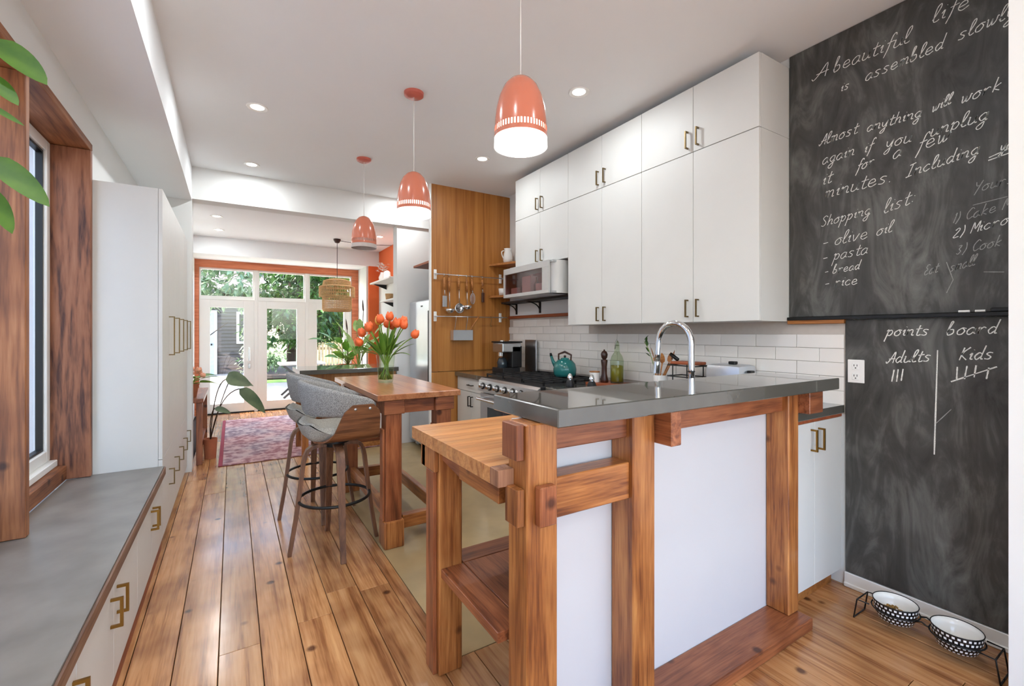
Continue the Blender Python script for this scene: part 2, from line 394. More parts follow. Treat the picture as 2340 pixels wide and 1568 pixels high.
def leaf(bm, base, dirv, length, width, droop=0.3, fold=0.15, n=7, up=(0, 0, 1), tip=1.0, twist=0.0):
    """a curved pointed blade with a folded midrib and a little thickness-free camber"""
    base = Vector(base); d = Vector(dirv).normalized(); upv = Vector(up)
    s = d.cross(upv)
    if s.length < 1e-4: s = Vector((1, 0, 0))
    s.normalize(); nn = s.cross(d).normalized()
    if twist:
        R_ = Matrix.Rotation(twist, 3, d); s = R_ @ s; nn = R_ @ nn
    rows = []
    for i in range(n):
        t = i / (n - 1)
        c = base + d * (length * t) - upv * (droop * length * t * t)
        w = width * 0.5 * max(0.02, 1.78 * t ** .45 * (1 - t) ** .75)
        rows.append([bm.verts.new(c - s * w + nn * (fold * w)), bm.verts.new(c), bm.verts.new(c + s * w + nn * (fold * w))])
    for i in range(n - 1):
        for k in range(2): bm.faces.new((rows[i][k], rows[i][k + 1], rows[i + 1][k + 1], rows[i + 1][k]))
    return bm

# ================================================================== THE SETTING
XL, XR, CEIL, YD = -0.66, 2.63, 2.795, 8.40       # left wall, right wall, ceiling, garden doors
YN = -3.0                                          # end of the room behind the camera
fl = struct('floor', bx(-1.0, 2.75, YN - .1, 8.5, -0.06, -0.018), 'subfloor', 'pine floorboards of orange brown running towards the garden doors')
PW = 0.1445
def plank(x0, x1, y0, y1):
    bm = bx(x0 + .0015, x1 - .0015, y0 + .001, y1 - .001, -0.0178, random.uniform(-.0008, .0006), bev=0.0015)
    return obj('plank', bm, 'plank', fl)
x = -0.335; edges = []
while x < XR - 0.01:
    edges.append((x, min(x + PW, XR))); x += PW
for i, (a, b_) in enumerate(edges):
    if b_ <= 0.74:
        cuts = [YN, random.uniform(-1.2, 0.6), random.uniform(1.4, 3.2), random.uniform(4.2, 5.0), random.uniform(5.6, 7.2), YD]
    else:
        cuts = [YN, random.uniform(-1.5, -.4), random.uniform(0.2, 0.9), 1.61]
    for c0, c1 in zip(cuts, cuts[1:]): plank(a, b_, c0, c1)
    if b_ > 0.74:
        cuts = [5.08, random.uniform(6, 7.4), YD]
        for c0, c1 in zip(cuts, cuts[1:]): plank(a, b_, c0, c1)
for c0, c1 in ((1.612, 3.1), (3.1, 5.08)): plank(0.676, 0.7425, c0, c1)
# the narrow board along the bench toe kick
for c0, c1 in ((YN, 0.9), (0.9, 3.0), (3.0, 5.2)): plank(-0.43, -0.335, c0, c1)
struct('floor_concrete', bx(0.7435, XR, 1.612, 5.078, -0.0178, 0.0), 'slabfloor', 'tan polished concrete floor of the kitchen strip')
struct('ceiling', bx(-1.0, 2.75, YN - .1, 5.05, CEIL, CEIL + .1), 'ceilwhite', 'flat white kitchen ceiling')
struct('ceiling_back', bx(-.6, 2.3, 5.2, 7.75, 2.65, 2.75), 'ceilwhite', 'white ceiling of the garden room')
struct('ceiling_door', bx(-.6, 2.3, 7.75, 8.5, 2.40, 2.75), 'ceilwhite', 'lowered white ceiling just before the garden doors')
# bulkhead along the left side and the cross beam
struct('ceiling_bulkhead', bx(XL - .2, -0.315, YN, 5.05, 2.485, CEIL), 'ceilwhite', 'white boxed bulkhead running along the left side')
bm = box(B(), -0.315, 2.7, 5.05, 5.22, 2.50, 2.9)
box(bm, -0.9, -0.315, 5.05, 5.22, 0.0, 2.9)
box(bm, 1.60, 2.7, 5.08, 5.22, 0.0, 2.6)
struct('wall_middle', bm, 'wallwhite', 'white cross beam and piers between kitchen and garden room')
# left wall with the window opening Y 2.44..3.34, z .485..2.30
bm = box(B(), XL - .28, XL, -1.0, 1.20, 0.0, 2.5); box(bm, XL - .28, XL, YN, -2.9, 0, 2.5); box(bm, XL - .28, XL, -2.9, -1., 0, .5); box(bm, XL - .28, XL, -2.9, -1., 2.3, 2.5)  # unseen opening behind the camera, added so sun can bounce inside
box(bm, XL - .28, XL, 3.34, 5.06, 0, 2.5); box(bm, XL - .28, XL, 1.20, 3.34, 2.31, 2.5); box(bm, XL - .28, XL, 1.20, 3.34, 0, 0.43)
struct('wall_left', bm, 'wallwhite', 'white left wall around the timber framed window')
struct('wall_right', bx(XR, XR + .12, YN, 5.22, 0, 2.9), 'wallwhite', 'white right wall behind cabinets and chalkboard')
struct('wall_right_near', bx(2.30, XR, -0.35, 0.425, 0, CEIL), 'wallwhite', 'white wall end at the right edge beside chalkboard')
# unseen room behind the camera: end wall with two openings added for skylight
bm = box(B(), -.9, 2.75, YN - .12, YN, 0, 0.5); box(bm, -.9, 2.75, YN - .12, YN, 2.45, 2.9)
for a, b_ in ((-.9, -.35), (1.0, 1.3), (2.5, 2.75)): box(bm, a, b_, YN - .12, YN, .5, 2.45)
struct('wall_near', bm, 'wallwhite', 'unseen white wall behind the camera with two added daylight openings')
# garden room walls
struct('wall_back_left', bx(-.62, -.49, 5.22, 8.5, -.05, 2.75), 'wallwhite', 'white left wall of the garden room')
bm = box(B(), 2.13, 2.3, 5.2, 7.75, 0, 2.14)
struct('wall_back_right', bm, 'wallwhite', 'white right wall of the garden room behind the shelves')
struct('wall_back_right_upper', bx(2.13, 2.3, 5.2, 7.75, 2.14, 2.66), 'orange', 'orange band on the garden room wall above the shelves')
struct('wall_return', bx(1.96, 2.3, 7.752, 7.80, 0, 2.41), 'orange', 'orange wall return beside the garden doors')
struct('wall_bay', bx(1.93, 2.3, 7.80, 8.5, 0, 2.41), 'wallwhite', 'white wall right of the garden doors')
struct('baseboard_right', box(box(B(), XR - .016, XR, .42, 1.05, 0, .072, bev=.003), XR - .022, XR, .42, 1.05, 0, .022, bev=.004), 'trimwhite', 'white baseboard below the lower chalkboard')
struct('trim_1', bx(XR - .03, XR, 1.045, 1.315, 1.318, 1.340, bev=.002), 'shelfwood', 'thin wood strip topping the tiles beside chalkboard')
struct('trim_2', bx(XR - .025, XR, 2.90, 4.28, 1.425, 1.455, bev=.002), 'darkstrip', 'reddish wood strip on the wall below the wall oven')

# backsplash tiles
bsp = struct('wall_backsplash', bx(XR - .006, XR - .001, 1.047, 4.28, 0.86, 1.425), 'grout', 'white tiled backsplash along the right wall')
TH, TW = 0.0715, 0.225
tm = bx(-.004, .004, -TW / 2 + .0012, TW / 2 - .0012, -TH / 2 + .0010, TH / 2 - .0010, bev=0.0012)
tme = D.meshes.new('tile'); tm.to_mesh(tme); tm.free(); tme.materials.append(M['tile'])
row = 0; z = 0.905
while z + TH <= 1.43:
    zc = z + TH / 2
    yend = 4.27 if True else 0
    y = 1.05 + TW / 2 - (TW / 2 if row % 2 else 0)
    while y < yend:
        top = zc + TH / 2
        if y - TW / 2 < 1.049:
            bm = bx(-.004, .004, -TW / 4 + .0012, TW / 4 - .0012, -TH / 2 + .001, TH / 2 - .001)
            me = D.meshes.new('tile'); bm.to_mesh(me); bm.free(); me.materials.append(M['tile'])
            yy = 1.05 + TW / 4; mm = me
        else: yy, mm = y, tme
        if top < 1.33 or yy > 2.95:
            linkmesh('tile', mm, (XR - .009 + random.uniform(-.0006, .0006), yy, zc), bsp)
        y += TW
    z += TH; row += 1

# ------------------------------------------------------------------ timber window on the left
def side_window(n, y0, y1, label, farmat):
    w = D.objects.new('window_%d' % n, None); COL.objects.link(w); w.location = (-.8, (y0 + y1) / 2, .487); tag(w, label, kind='structure')
    obj('head', bx(-.845, XL + .004, y0, y1, 2.269, 2.308, bev=.003), 'frame_y', w)
    obj('sill_beam', bx(-.845, -.752, y0, y1 - .037, .487, .565, bev=.004), 'frame_y', w)
    obj('sill', bx(-.86, -.787, y0, y1 - .037, .566, .60, bev=.003), 'trimwhite', w)
    a, b_ = y0 + .002, y1 - .038
    sash = B()
    for q in ((a, a + .05), (b_ - .05, b_)): box(sash, -.865, -.815, q[0], q[1], .60, 2.268, bev=.004)
    box(sash, -.865, -.815, a + .05, b_ - .05, .60, .66, bev=.004); box(sash, -.865, -.815, a + .05, b_ - .05, 2.21, 2.268, bev=.004)
    obj('sash', sash, 'trimwhite', w)
    gk = B()
    for q in ((a + .05, a + .062), (b_ - .062, b_ - .05)): box(gk, -.855, -.828, q[0], q[1], .66, 2.21)
    box(gk, -.855, -.828, a + .062, b_ - .062, .66, .672); box(gk, -.855, -.828, a + .062, b_ - .062, 2.198, 2.21)
    obj('gasket', gk, 'black', w)
    obj('pane', bx(-.846, -.842, a + .062, b_ - .062, .672, 2.198), 'glass', w)
    obj('jamb', bx(-.87, XL - .010 if farmat == 'frame_z' else XL + .004, y1 - .036, y1, .487, 2.268, bev=.003), farmat, w)
    return w
side_window(1, 2.480, 3.336, 'tall white window in a deep timber frame above the bench', 'frame_far')
side_window(5, 1.205, 2.478, 'nearer bay of the timber window with its wide post at the left edge', 'frame_z')

# ------------------------------------------------------------------ garden doors
zt = 1.80    # transom
fr = D.objects.new('trim_3', None); COL.objects.link(fr); fr.location = (.7, YD, 0); tag(fr, 'orange wood frame around the white garden doors', kind='structure')
obj('head', bx(-.49, 1.93, YD - .03, YD + .06, 2.285, 2.40), 'orangewood', fr)
obj('side', bx(-.49, -.435, YD - .03, YD + .06, 0, 2.284), 'orangewood', fr)
obj('side', bx(1.82, 1.93, YD - .03, YD + .06, 0, 2.284), 'orangewood', fr)
divs = [(-.433, .300), (.352, 1.055), (1.110, 1.818)]
for i, (a, b_) in enumerate(divs):
    w = D.objects.new('window_%d' % (i + 2), None); COL.objects.link(w); w.location = ((a + b_) / 2, YD, zt)
    tag(w, ['left', 'middle', 'right'][i] + ' transom pane above the garden doors', kind='structure')
    f = B(); box(f, a, b_, YD, YD + .05, zt, zt + .05); box(f, a, b_, YD, YD + .05, 2.255, 2.284)
    box(f, a, a + .02, YD, YD + .05, zt + .05, 2.255); box(f, b_ - .02, b_, YD, YD + .05, zt + .05, 2.255)
    obj('frame', f, 'trimwhite', w); obj('pane', bx(a + .02, b_ - .02, YD + .022, YD + .027, zt + .05, 2.255), 'glass', w)
    d = D.objects.new('door_%d' % (i + 1), None); COL.objects.link(d); d.location = ((a + b_) / 2, YD, 0)
    tag(d, ['left glazed garden door with a long pull handle', 'middle glazed garden door', 'right glazed garden door behind the plants'][i], kind='structure')
    l = [.14, .13, .13][i]; r_ = [.145, .13, .13][i]
    for nm, q in (('stile', (a, a + l, .02, zt - .01)), ('stile', (b_ - r_, b_, .02, zt - .01)), ('rail', (a + l, b_ - r_, zt - .13, zt - .01)), ('rail', (a + l, b_ - r_, .02, .16))):
        obj(nm, bx(q[0], q[1], YD - .01, YD + .045, q[2], q[3], bev=.002), 'trimwhite', d)
    obj('pane', bx(a + l, b_ - r_, YD + .015, YD + .02, .16, zt - .13), 'glass', d)
    obj('threshold', bx(a, b_, YD - .02, YD + .05, 0, .018), 'black', d)
    if i == 0:
        h = box(B(), b_ - .085, b_ - .055, YD - .055, YD - .04, .82, 1.04, bev=.004)
        box(h, b_ - .08, b_ - .06, YD - .045, YD - .01, .84, .86); box(h, b_ - .08, b_ - .06, YD - .045, YD - .01, 1.0, 1.02)
        box(h, b_ - .085, b_ - .055, YD - .025, YD - .01, .70, .78, bev=.004)
        obj('handle', h, 'steel', d)
bm = B()
for a, b_ in ((.300, .352), (1.055, 1.110)): box(bm, a, b_, YD - .015, YD + .05, 0, 2.284, bev=.002)
struct('trim_4', bm, 'trimwhite', 'white mullions between the garden doors')
bm = B()
for a, b_ in divs: box(bm, a, b_, YD - .015, YD + .05, zt - .01, zt)
struct('trim_5', bm, 'trimwhite', 'white transom bar above the garden doors')

# ------------------------------------------------------------------ chalkboards
BX = XR - .014
cb = thing('chalkboard', (XR, .8, 1.35), 'large chalkboard covered in cursive chalk quotes and a shopping list', 'chalkboard')
obj('panel', bx(BX, XR - .001, .426, 1.312, 1.356, CEIL - .002, bev=.002), 'board', cb)
obj('tray', bx(XR - .04, XR - .001, .426, 1.312, 1.338, 1.355, bev=.002), 'black', cb)
cb2 = thing('chalkboard', (XR, .7, .08), 'lower chalkboard headed points board with tally marks', 'chalkboard')
obj('panel', bx(BX, XR - .001, .426, 1.044, .076, 1.336, bev=.002), 'board', cb2)
# single stroke handwriting: each glyph a list of strokes on a unit grid (x height 1, ascender 2, descender -1)
G = {
 'a': [[(.75, .85), (.45, 1), (.1, .6), (.15, .1), (.45, 0), (.75, .5), (.75, 1), (.75, .25), (.95, .1)]],
 'b': [[(.05, .3), (.3, 1.6), (.35, 2), (.15, 1.9), (.12, .2), (.4, 0), (.7, .3), (.6, .8), (.3, .8)]],
 'c': [[(.75, .85), (.45, 1), (.1, .5), (.4, 0), (.85, .25)]],
 'd': [[(.7, .85), (.4, 1), (.1, .5), (.35, 0), (.72, .45)], [(.82, 2.05), (.74, .2), (.95, .1)]],
 'e': [[(.1, .45), (.7, .6), (.55, 1), (.2, .85), (.12, .3), (.45, 0), (.9, .25)]],
 'f': [[(.15, -.8), (.35, .2), (.5, 1.7), (.75, 2), (.85, 1.7)], [(.15, .95), (.8, 1.05)]],
 'g': [[(.75, .85), (.45, 1), (.1, .55), (.4, .05), (.75, .5), (.75, 1), (.65, -.7), (.3, -1), (.15, -.6), (.9, .1)]],
 'h': [[(.15, 0), (.25, 2)], [(.17, .5), (.5, 1), (.72, .8), (.7, .1), (.95, .1)]],
 'i': [[(.1, .7), (.3, 1), (.25, .15), (.5, .1)], [(.36, 1.45), (.38, 1.5)]],
 'j': [[(.35, 1), (.25, -.8), (0, -.7)], [(.42, 1.45), (.44, 1.5)]],
 'k': [[(.15, 0), (.25, 2)], [(.75, 1), (.2, .5), (.8, 0)]],
 'l': [[(.05, .3), (.45, 1.5), (.4, 2), (.15, 1.6), (.15, .2), (.4, .02), (.6, .15)]],
 'm': [[(.05, .8), (.15, 1), (.12, 0), (.15, .7), (.4, 1), (.5, .7), (.47, 0), (.5, .7), (.8, 1), (.92, .7), (.9, .05), (1.1, .1)]],
 'n': [[(.05, .8), (.18, 1), (.14, 0), (.2, .7), (.55, 1), (.72, .75), (.7, .08), (.95, .1)]],
 'o': [[(.5, 1), (.12, .6), (.2, .08), (.6, .05), (.8, .55), (.5, 1), (.9, .9)]],
 'p': [[(.05, .8), (.25, 1), (.1, -1)], [(.22, .7), (.55, 1), (.8, .6), (.55, .05), (.2, .2)]],
 'q': [[(.75, .9), (.4, 1), (.1, .5), (.4, .02), (.75, .5), (.7, -1)]],
 'r': [[(.1, .8), (.25, 1), (.2, 0), (.25, .6), (.55, 1), (.8, .85)]],
 's': [[(.75, .9), (.4, 1), (.2, .75), (.65, .35), (.5, .02), (.1, .1)]],
 't': [[(.4, 1.7), (.3, .2), (.5, 0), (.75, .15)], [(.05, 1.05), (.75, 1.15)]],
 'u': [[(.1, .9), (.2, 1), (.15, .2), (.4, 0), (.7, .3), (.78, 1), (.75, .15), (.98, .1)]],
 'v': [[(.1, 1), (.35, 0), (.8, 1)]],
 'w': [[(.08, .9), (.15, 1), (.25, .05), (.5, .3), (.55, .9), (.65, .05), (.95, .4), (1.0, 1), (1.15, .9)]],
 'x': [[(.1, 1), (.8, 0)], [(.8, 1), (.1, 0)]],
 'y': [[(.1, .95), (.2, .3), (.5, .15), (.75, .9), (.8, 1), (.6, -.7), (.25, -1), (.15, -.7), (.85, .1)]],
 'A': [[(-.1, .3), (.05, 0), (.35, .6), (.75, 1.9), (.8, 0)], [(.15, .7), (.95, .75)]],
 'I': [[(.2, 1.8), (.9, 1.95)], [(.6, 1.85), (.4, .1)], [(.1, 0), (.8, .1)]],
 'S': [[(.85, 1.6), (.5, 1.9), (.15, 1.5), (.75, .6), (.5, .02), (.1, .2)]],
 'Y': [[(.05, 1.8), (.25, 1.1), (.55, 1.1)], [(.85, 1.9), (.3, -.5)]],
 'C': [[(.9, 1.6), (.55, 1.9), (.1, 1), (.4, 0), (.95, .3)]],
 'M': [[(.05, 0), (.2, 1.9), (.5, .6), (.9, 1.9), (.95, 0)]],
 'E': [[(.85, 1.7), (.4, 1.9), (.2, 1.4), (.55, 1.0), (.15, .6), (.3, 0), (.9, .2)]],
 'K': [[(.2, 0), (.3, 1.9)], [(.9, 1.9), (.25, .9), (.9, 0)]],
 '1': [[(.3, 1.4), (.45, 1.7), (.35, 0)]], '2': [[(.15, 1.3), (.5, 1.6), (.7, 1.2), (.1, .05), (.8, .05)]],
 '3': [[(.15, 1.5), (.6, 1.5), (.35, .9), (.65, .5), (.4, 0), (.1, .2)]],
 ')': [[(.2, 1.9), (.4, .8), (.1, -.3)]], '-': [[(.1, .6), (.7, .65)]], '.': [[(.15, 0), (.22, .08)]], ':': [[(.2, .2), (.25, .25)], [(.28, .9), (.33, .95)]],
}
ADV = {'m': 1.2, 'w': 1.2, 'i': .55, 'l': .6, ' ': .7, '.': .4, ':': .4, 'f': .75, 't': .75, 'j': .5, '1': .6, ')': .6, '-': .9}
def smooth_poly(p, k=4):
    if len(p) < 3: return p
    out = []
    q = [p[0]] + list(p) + [p[-1]]
    for i in range(1, len(q) - 2):
        p0, p1, p2, p3 = q[i - 1], q[i], q[i + 1], q[i + 2]
        for s in range(k):
            t = s / k
            out.append(tuple(0.5 * (2 * p1[j] + (-p0[j] + p2[j]) * t + (2 * p0[j] - 5 * p1[j] + 4 * p2[j] - p3[j]) * t * t + (-p0[j] + 3 * p1[j] - 3 * p2[j] + p3[j]) * t ** 3) for j in range(2)))
    out.append(p[-1]); return out
def ribbon(bm, pts, wd):
    """pts in (y,z) on the board plane; a flat chalk stroke"""
    prev = None; m = len(pts)
    for i, p in enumerate(pts):
        a = pts[max(i - 1, 0)]; b_ = pts[min(i + 1, m - 1)]
        t = Vector((b_[0] - a[0], b_[1] - a[1]))
        if t.length < 1e-7: t = Vector((1, 0))
        t.normalize(); n = Vector((-t.y, t.x)) * (wd / 2 * random.uniform(.75, 1.2))
        cur = (bm.verts.new((BX - .0007, p[0] + n.x, p[1] + n.y)), bm.verts.new((BX - .0007, p[0] - n.x, p[1] - n.y)))
        if prev: bm.faces.new((prev[0], prev[1], cur[1], cur[0]))
        prev = cur
def write(par, text, y0, z0, y1, z1, xh=None, wd=.0035, mat='chalk', slant=.28):
    wid = sum(ADV.get(c, 1.0) for c in text)
    L_ = math.hypot(y1 - y0, z1 - z0); sx = L_ / wid; sy = xh or min(.034, max(.022, sx * .9))
    d = Vector((y1 - y0, z1 - z0)).normalized(); up = Vector((0, 1))
    bm = B(); cx = 0
    for c in text:
        for st in G.get(c, []):
            pts = []
            for px_, pz in smooth_poly(st):
                o = d * ((cx + px_) * sx + pz * sy * slant) + up * (pz * sy)
                pts.append((y0 + o.x, z0 + o.y))
            ribbon(bm, pts, wd)
        cx += ADV.get(c, 1.0)
    if len(bm.faces): obj('chalk_writing', bm, mat, par)
    else: bm.free()
for t in (("A",1.193,2.605,1.121,2.605),("beautiful",1.101,2.604,0.792,2.593),("life",0.717,2.631,0.594,2.632),("is",1.067,2.490,1.027,2.492),("assembled",0.963,2.494,0.676,2.503),("slowly",0.634,2.509,0.462,2.521),("Almost",1.162,2.250,0.992,2.255),("anything",0.956,2.246,0.749,2.237),("will",0.717,2.239,0.652,2.254),("work",0.625,2.238,0.503,2.246),("again",1.151,2.148,1.005,2.152),("if",0.967,2.145,0.931,2.152),("you",0.883,2.142,0.785,2.137),("unplug",0.724,2.135,0.540,2.141),("it",1.151,2.040,1.105,2.045),("for",0.999,2.067,0.924,2.078),("a",0.856,2.079,0.821,2.084),("few",0.769,2.086,0.657,2.097),("minutes.",1.141,1.969,0.856,1.977),("Including",0.808,1.979,0.566,2.010),("you",0.509,1.998,0.456,2.004)):
    write(cb, *t)
for t in (("Shopping",1.157,1.824,0.938,1.844),("list:",0.890,1.833,0.777,1.859),("- olive",1.151,1.715,0.950,1.729),("oil",0.919,1.734,0.856,1.743),("- pasta",1.151,1.639,0.950,1.655),("- bread",1.141,1.571,0.983,1.584),("- rice",1.141,1.507,0.992,1.510),("2) Micro",0.648,1.675,0.485,1.704)):
    write(cb, *t, wd=.003)
for t in (("Yours",0.585,1.852,0.467,1.863),("1) Cake Mix",0.652,1.738,0.444,1.771),("3) Cook",0.639,1.603,0.503,1.620),("small",0.659,1.532,0.579,1.552),("Eat",0.743,1.526,0.695,1.536)):
    write(cb, *t, wd=.003, mat='chalkfaint')
for t in (("points",0.881,1.256,0.724,1.260),("board",0.669,1.261,0.515,1.268),("Adults",0.876,1.127,0.717,1.146),("Kids",0.632,1.154,0.525,1.165)):
    write(cb2, *t, wd=.0042)
def strokes(par, ss, wd, mat='chalk'):
    bm = B()
    for a, b_, c, d in ss: ribbon(bm, [(a + (c - a) * k / 8, b_ + (d - b_) * k / 8) for k in range(9)], wd)
    obj('chalk_mark', bm, mat, par)
strokes(cb, [(0.585,1.801,0.485,1.812),(0.666,1.442,0.645,1.497),(0.645,1.497,0.666,1.575),(0.553,1.520,0.495,1.513)], .003, 'chalkfaint')
strokes(cb, [(0.538,1.983,0.479,2.002),(0.540,1.972,0.470,1.985)], .004)
for s in ((0.856,1.043,0.847,1.099),(0.838,1.044,0.832,1.102),(0.821,1.050,0.814,1.105),(0.634,1.074,0.632,1.126),(0.610,1.076,0.602,1.132),(0.581,1.086,0.575,1.136),(0.545,1.082,0.538,1.129),(0.652,1.061,0.515,1.134),(0.695,1.195,0.706,0.737)):
    strokes(cb2, [s], .005)
strokes(cb2, [(0.702,0.872,0.651,0.943)], .003, 'chalkfaint')
for k, (y, l) in enumerate(((.625, .035), (.575, .03))):
    bm = tube(B(), [(XR - .028, y, 1.3602), (XR - .028, y - l, 1.3602)], .005, 8)
    tag(obj('chalk_stick', bm, 'white'), ['white chalk stick lying left on the chalkboard tray', 'shorter white chalk stick lying right on the chalkboard tray'][k], 'chalk', 'chalk sticks on the tray')
bm = box(B(), XR - .036, XR - .018, .475, .53, 1.3555, 1.372, bev=.003)
tag(obj('board_eraser', bm, 'black'), 'small black eraser at the right end of the chalkboard tray', 'eraser')
# outlet
ol = thing('wall_outlet', (XR, .997, 1.08), 'white double wall outlet at the edge of the lower chalkboard', 'outlet')
obj('plate', bx(XR - .020, XR - .0145, .962, 1.032, 1.024, 1.138, bev=.002), 'white', ol)
for zc in (1.056, 1.106):
    obj('socket', bx(XR - .0225, XR - .020, .982, 1.012, zc - .017, zc + .017, bev=.001), 'trimwhite', ol)
    s = B()
    for dy in (-.006, .006): box(s, XR - .0232, XR - .0225, .997 + dy - .0012, .997 + dy + .0012, zc - .001, zc + .009)
    box(s, XR - .0232, XR - .0225, .9945, .9995, zc - .011, zc - .006)
    obj('slot', s, 'black', ol)

# ================================================================== CABINETS
def handle(door, axis, pos, z0, z1, out, mat='bronze', t=.008):
    """vertical bar pull. axis: outward direction (-1/+1 along x or y)"""
    x, y = pos; bm = B(); h = t / 2
    ax, sg = axis
    def seg(o0, o1, a, b_):
        if ax == 'x':
            lo, hi = sorted((x + sg * o0, x + sg * o1)); box(bm, lo, hi, y - h, y + h, a, b_)
        else:
            lo, hi = sorted((y + sg * o0, y + sg * o1)); box(bm, x - h, x + h, lo, hi, a, b_)
    seg(out - t, out, z0, z1); seg(0, out - t, z0, z0 + t); seg(0, out - t, z1 - t, z1)
    return obj('handle', bm, mat, door)
UX = 2.326
def upper(y0, y1, z0, z1, label, seam, hz, hand=True):
    c = thing('wall_cabinet', (2.48, (y0 + y1) / 2, z0), label, 'cabinet', 'white wall cabinets')
    obj('body', bx(UX + .022, XR - .001, y0 + .0005, y1 - .0005, z0, z1), 'cab', c)
    for k, (a, b_) in enumerate(((y0, seam), (seam, y1))):
        d = obj('door', bx(UX, UX + .021, a + .0012, b_ - .0012, z0 + .001, z1 - .0012, bev=.001), 'cab', c)
        hy = seam - .036 if k == 0 else seam + .036
        handle(d, ('x', -1), (UX, hy), hz, hz + .105, .028)
    return c
upper(1.315, 2.108, 2.346, 2.735, 'upper tier white wall cabinet nearest the chalkboard', 1.711, 2.372)
upper(2.108, 2.886, 2.346, 2.735, 'upper tier white wall cabinet, middle of the row', 2.489, 2.372)
upper(2.886, 3.689, 2.346, 2.735, 'upper tier white wall cabinet nearest the wood panel', 3.28, 2.372)
upper(1.315, 2.108, 1.334, 2.344, 'tall white wall cabinet above the faucet beside chalkboard', 1.711, 1.364)
upper(2.108, 2.886, 1.334, 2.344, 'tall white wall cabinet above the oil bottle', 2.489, 1.358)
upper(2.886, 3.689, 1.885, 2.344, 'short white wall cabinet above the glass-fronted wall unit', 3.28, 1.905)

# base run along the right wall
CZ = 0.870
def base_cab(name, y0, y1, label, fronts, x0=1.985):
    c = thing(name, (2.3, (y0 + y1) / 2, 0), label, 'cabinet')
    obj('body', bx(x0 + .021, XR - .002, y0, y1, .09, CZ - .042), 'cab', c)
    obj('toe_kick', bx(x0 + .07, XR - .002, y0, y1, 0, .089), 'shelfwood', c)
    for kind, a, b_, z0, z1 in fronts:
        d = obj(kind, bx(x0, x0 + .02, a + .001, b_ - .001, z0, z1, bev=.001), 'cab', c)
        if kind == 'drawer':
            bm = box(B(), x0 - .03, x0 - .022, (a + b_) / 2 - .05, (a + b_) / 2 + .05, (z0 + z1) / 2 - .004, (z0 + z1) / 2 + .004)
            for s in (-.05, .042): box(bm, x0 - .022, x0, (a + b_) / 2 + s, (a + b_) / 2 + s + .008, (z0 + z1) / 2 - .004, (z0 + z1) / 2 + .004)
            obj('handle', bm, 'black', d)
        else:
            m_ = fronts_mid
            handle(d, ('x', -1), (x0, m_ + (.03 if a >= m_ - .001 else -.03)), z1 - .14, z1 - .04, .028, 'black')
    return c
fronts_mid = 3.955
base_cab('base_cabinet', 3.64, 4.275, 'white base cabinet with a drawer between range and wood panel', [('drawer', 3.64, 4.275, .695, .822), ('door', 3.64, 3.955, .095, .69), ('door', 3.955, 4.275, .095, .69)])
fronts_mid = 2.2
base_cab('base_cabinet', 1.76, 2.68, 'white base cabinet under the counter right of the range', [('door', 1.76, 2.2, .095, .822), ('door', 2.2, 2.68, .095, .822)])
tag(obj('countertop', bx(1.955, XR - .012, 3.63, 4.278, CZ - .04, CZ, bev=.003), 'concrete'), 'dark grey concrete countertop left of the range', 'countertop')
tag(obj('countertop', bx(1.955, XR - .012, 1.762, 2.69, CZ - .04, CZ, bev=.003), 'concrete'), 'dark grey concrete countertop right of the range under the oil bottle', 'countertop')

# range
rg = thing('gas_range', (2.25, 3.16, 0), 'stainless steel gas range with black cast iron grates', 'range')
ry0, ry1, rx = 2.70, 3.62, 1.90
obj('body', bx(rx + .03, XR - .02, ry0, ry1, .10, .845), 'steel', rg)
obj('cooktop', bx(rx + .02, XR - .03, ry0, ry1, .846, .872, bev=.004), 'iron', rg)
obj('control_panel', prism(B(), [(rx + .02, .742), (rx - .02, .755), (rx - .005, .85), (rx + .02, .868)], 'y', ry0, ry1), 'steel', rg)
for k in range(7):
    y = ry0 + .085 + k * .125
    kb = obj('knob', lathe(B(), [(0, .035), (.019, .034), (.023, .0)], (0, 0, 0), 16, False, False), 'chrome', rg, 40)
    kb.rotation_euler = (0, -PI / 2 + .15, 0); kb.location = Vector((rx - .030, y, .803)) - wloc(rg)
    kr = obj('knob_ring', lathe(B(), [(.023, .004), (.030, .003), (.030, -.004), (0, -.004)], (0, 0, 0), 16), 'black', rg, 40)
    kr.rotation_euler = (0, -PI / 2 + .15, 0); kr.location = Vector((rx - .0165, y, .801)) - wloc(rg)
od = obj('oven_door', bx(rx, rx + .029, ry0 + .01, ry1 - .01, .20, .735, bev=.004), 'steel', rg)
obj('oven_window', bx(rx - .004, rx, ry0 + .15, ry1 - .15, .30, .62), 'darkglass', od)
hb = tube(B(), [(rx - .055, ry0 + .06, .69), (rx - .055, ry1 - .06, .69)], .013, 12)
for y in (ry0 + .09, ry1 - .09): box(hb, rx - .055, rx, y - .012, y + .012, .68, .70)
obj('oven_handle', hb, 'chrome', od, 40)
for x0 in (rx + .06, rx + .365):
    for k in range(3):
        y0 = ry0 + .02 + k * .296; y1 = y0 + .288; x1 = x0 + .285
        g = B()
        for xx in (x0, x0 + .09, x0 + .18, x1 - .012): box(g, xx, xx + .012, y0, y1, .889, .903)
        for yy in (y0, (y0 + y1) / 2 - .006, y1 - .012): box(g, x0, x1, yy, yy + .012, .891, .901)
        for xx in (x0, x1 - .012):
            for yy in (y0, y1 - .012): box(g, xx, xx + .012, yy, yy + .012, .873, .889)
        obj('grate', g, 'iron', rg)
        obj('burner', lathe(B(), [(0, .02), (.035, .018), (.045, .008), (.05, 0)], ((x0 + x1) / 2, (y0 + y1) / 2, .8725), 18), 'iron', rg, 40)
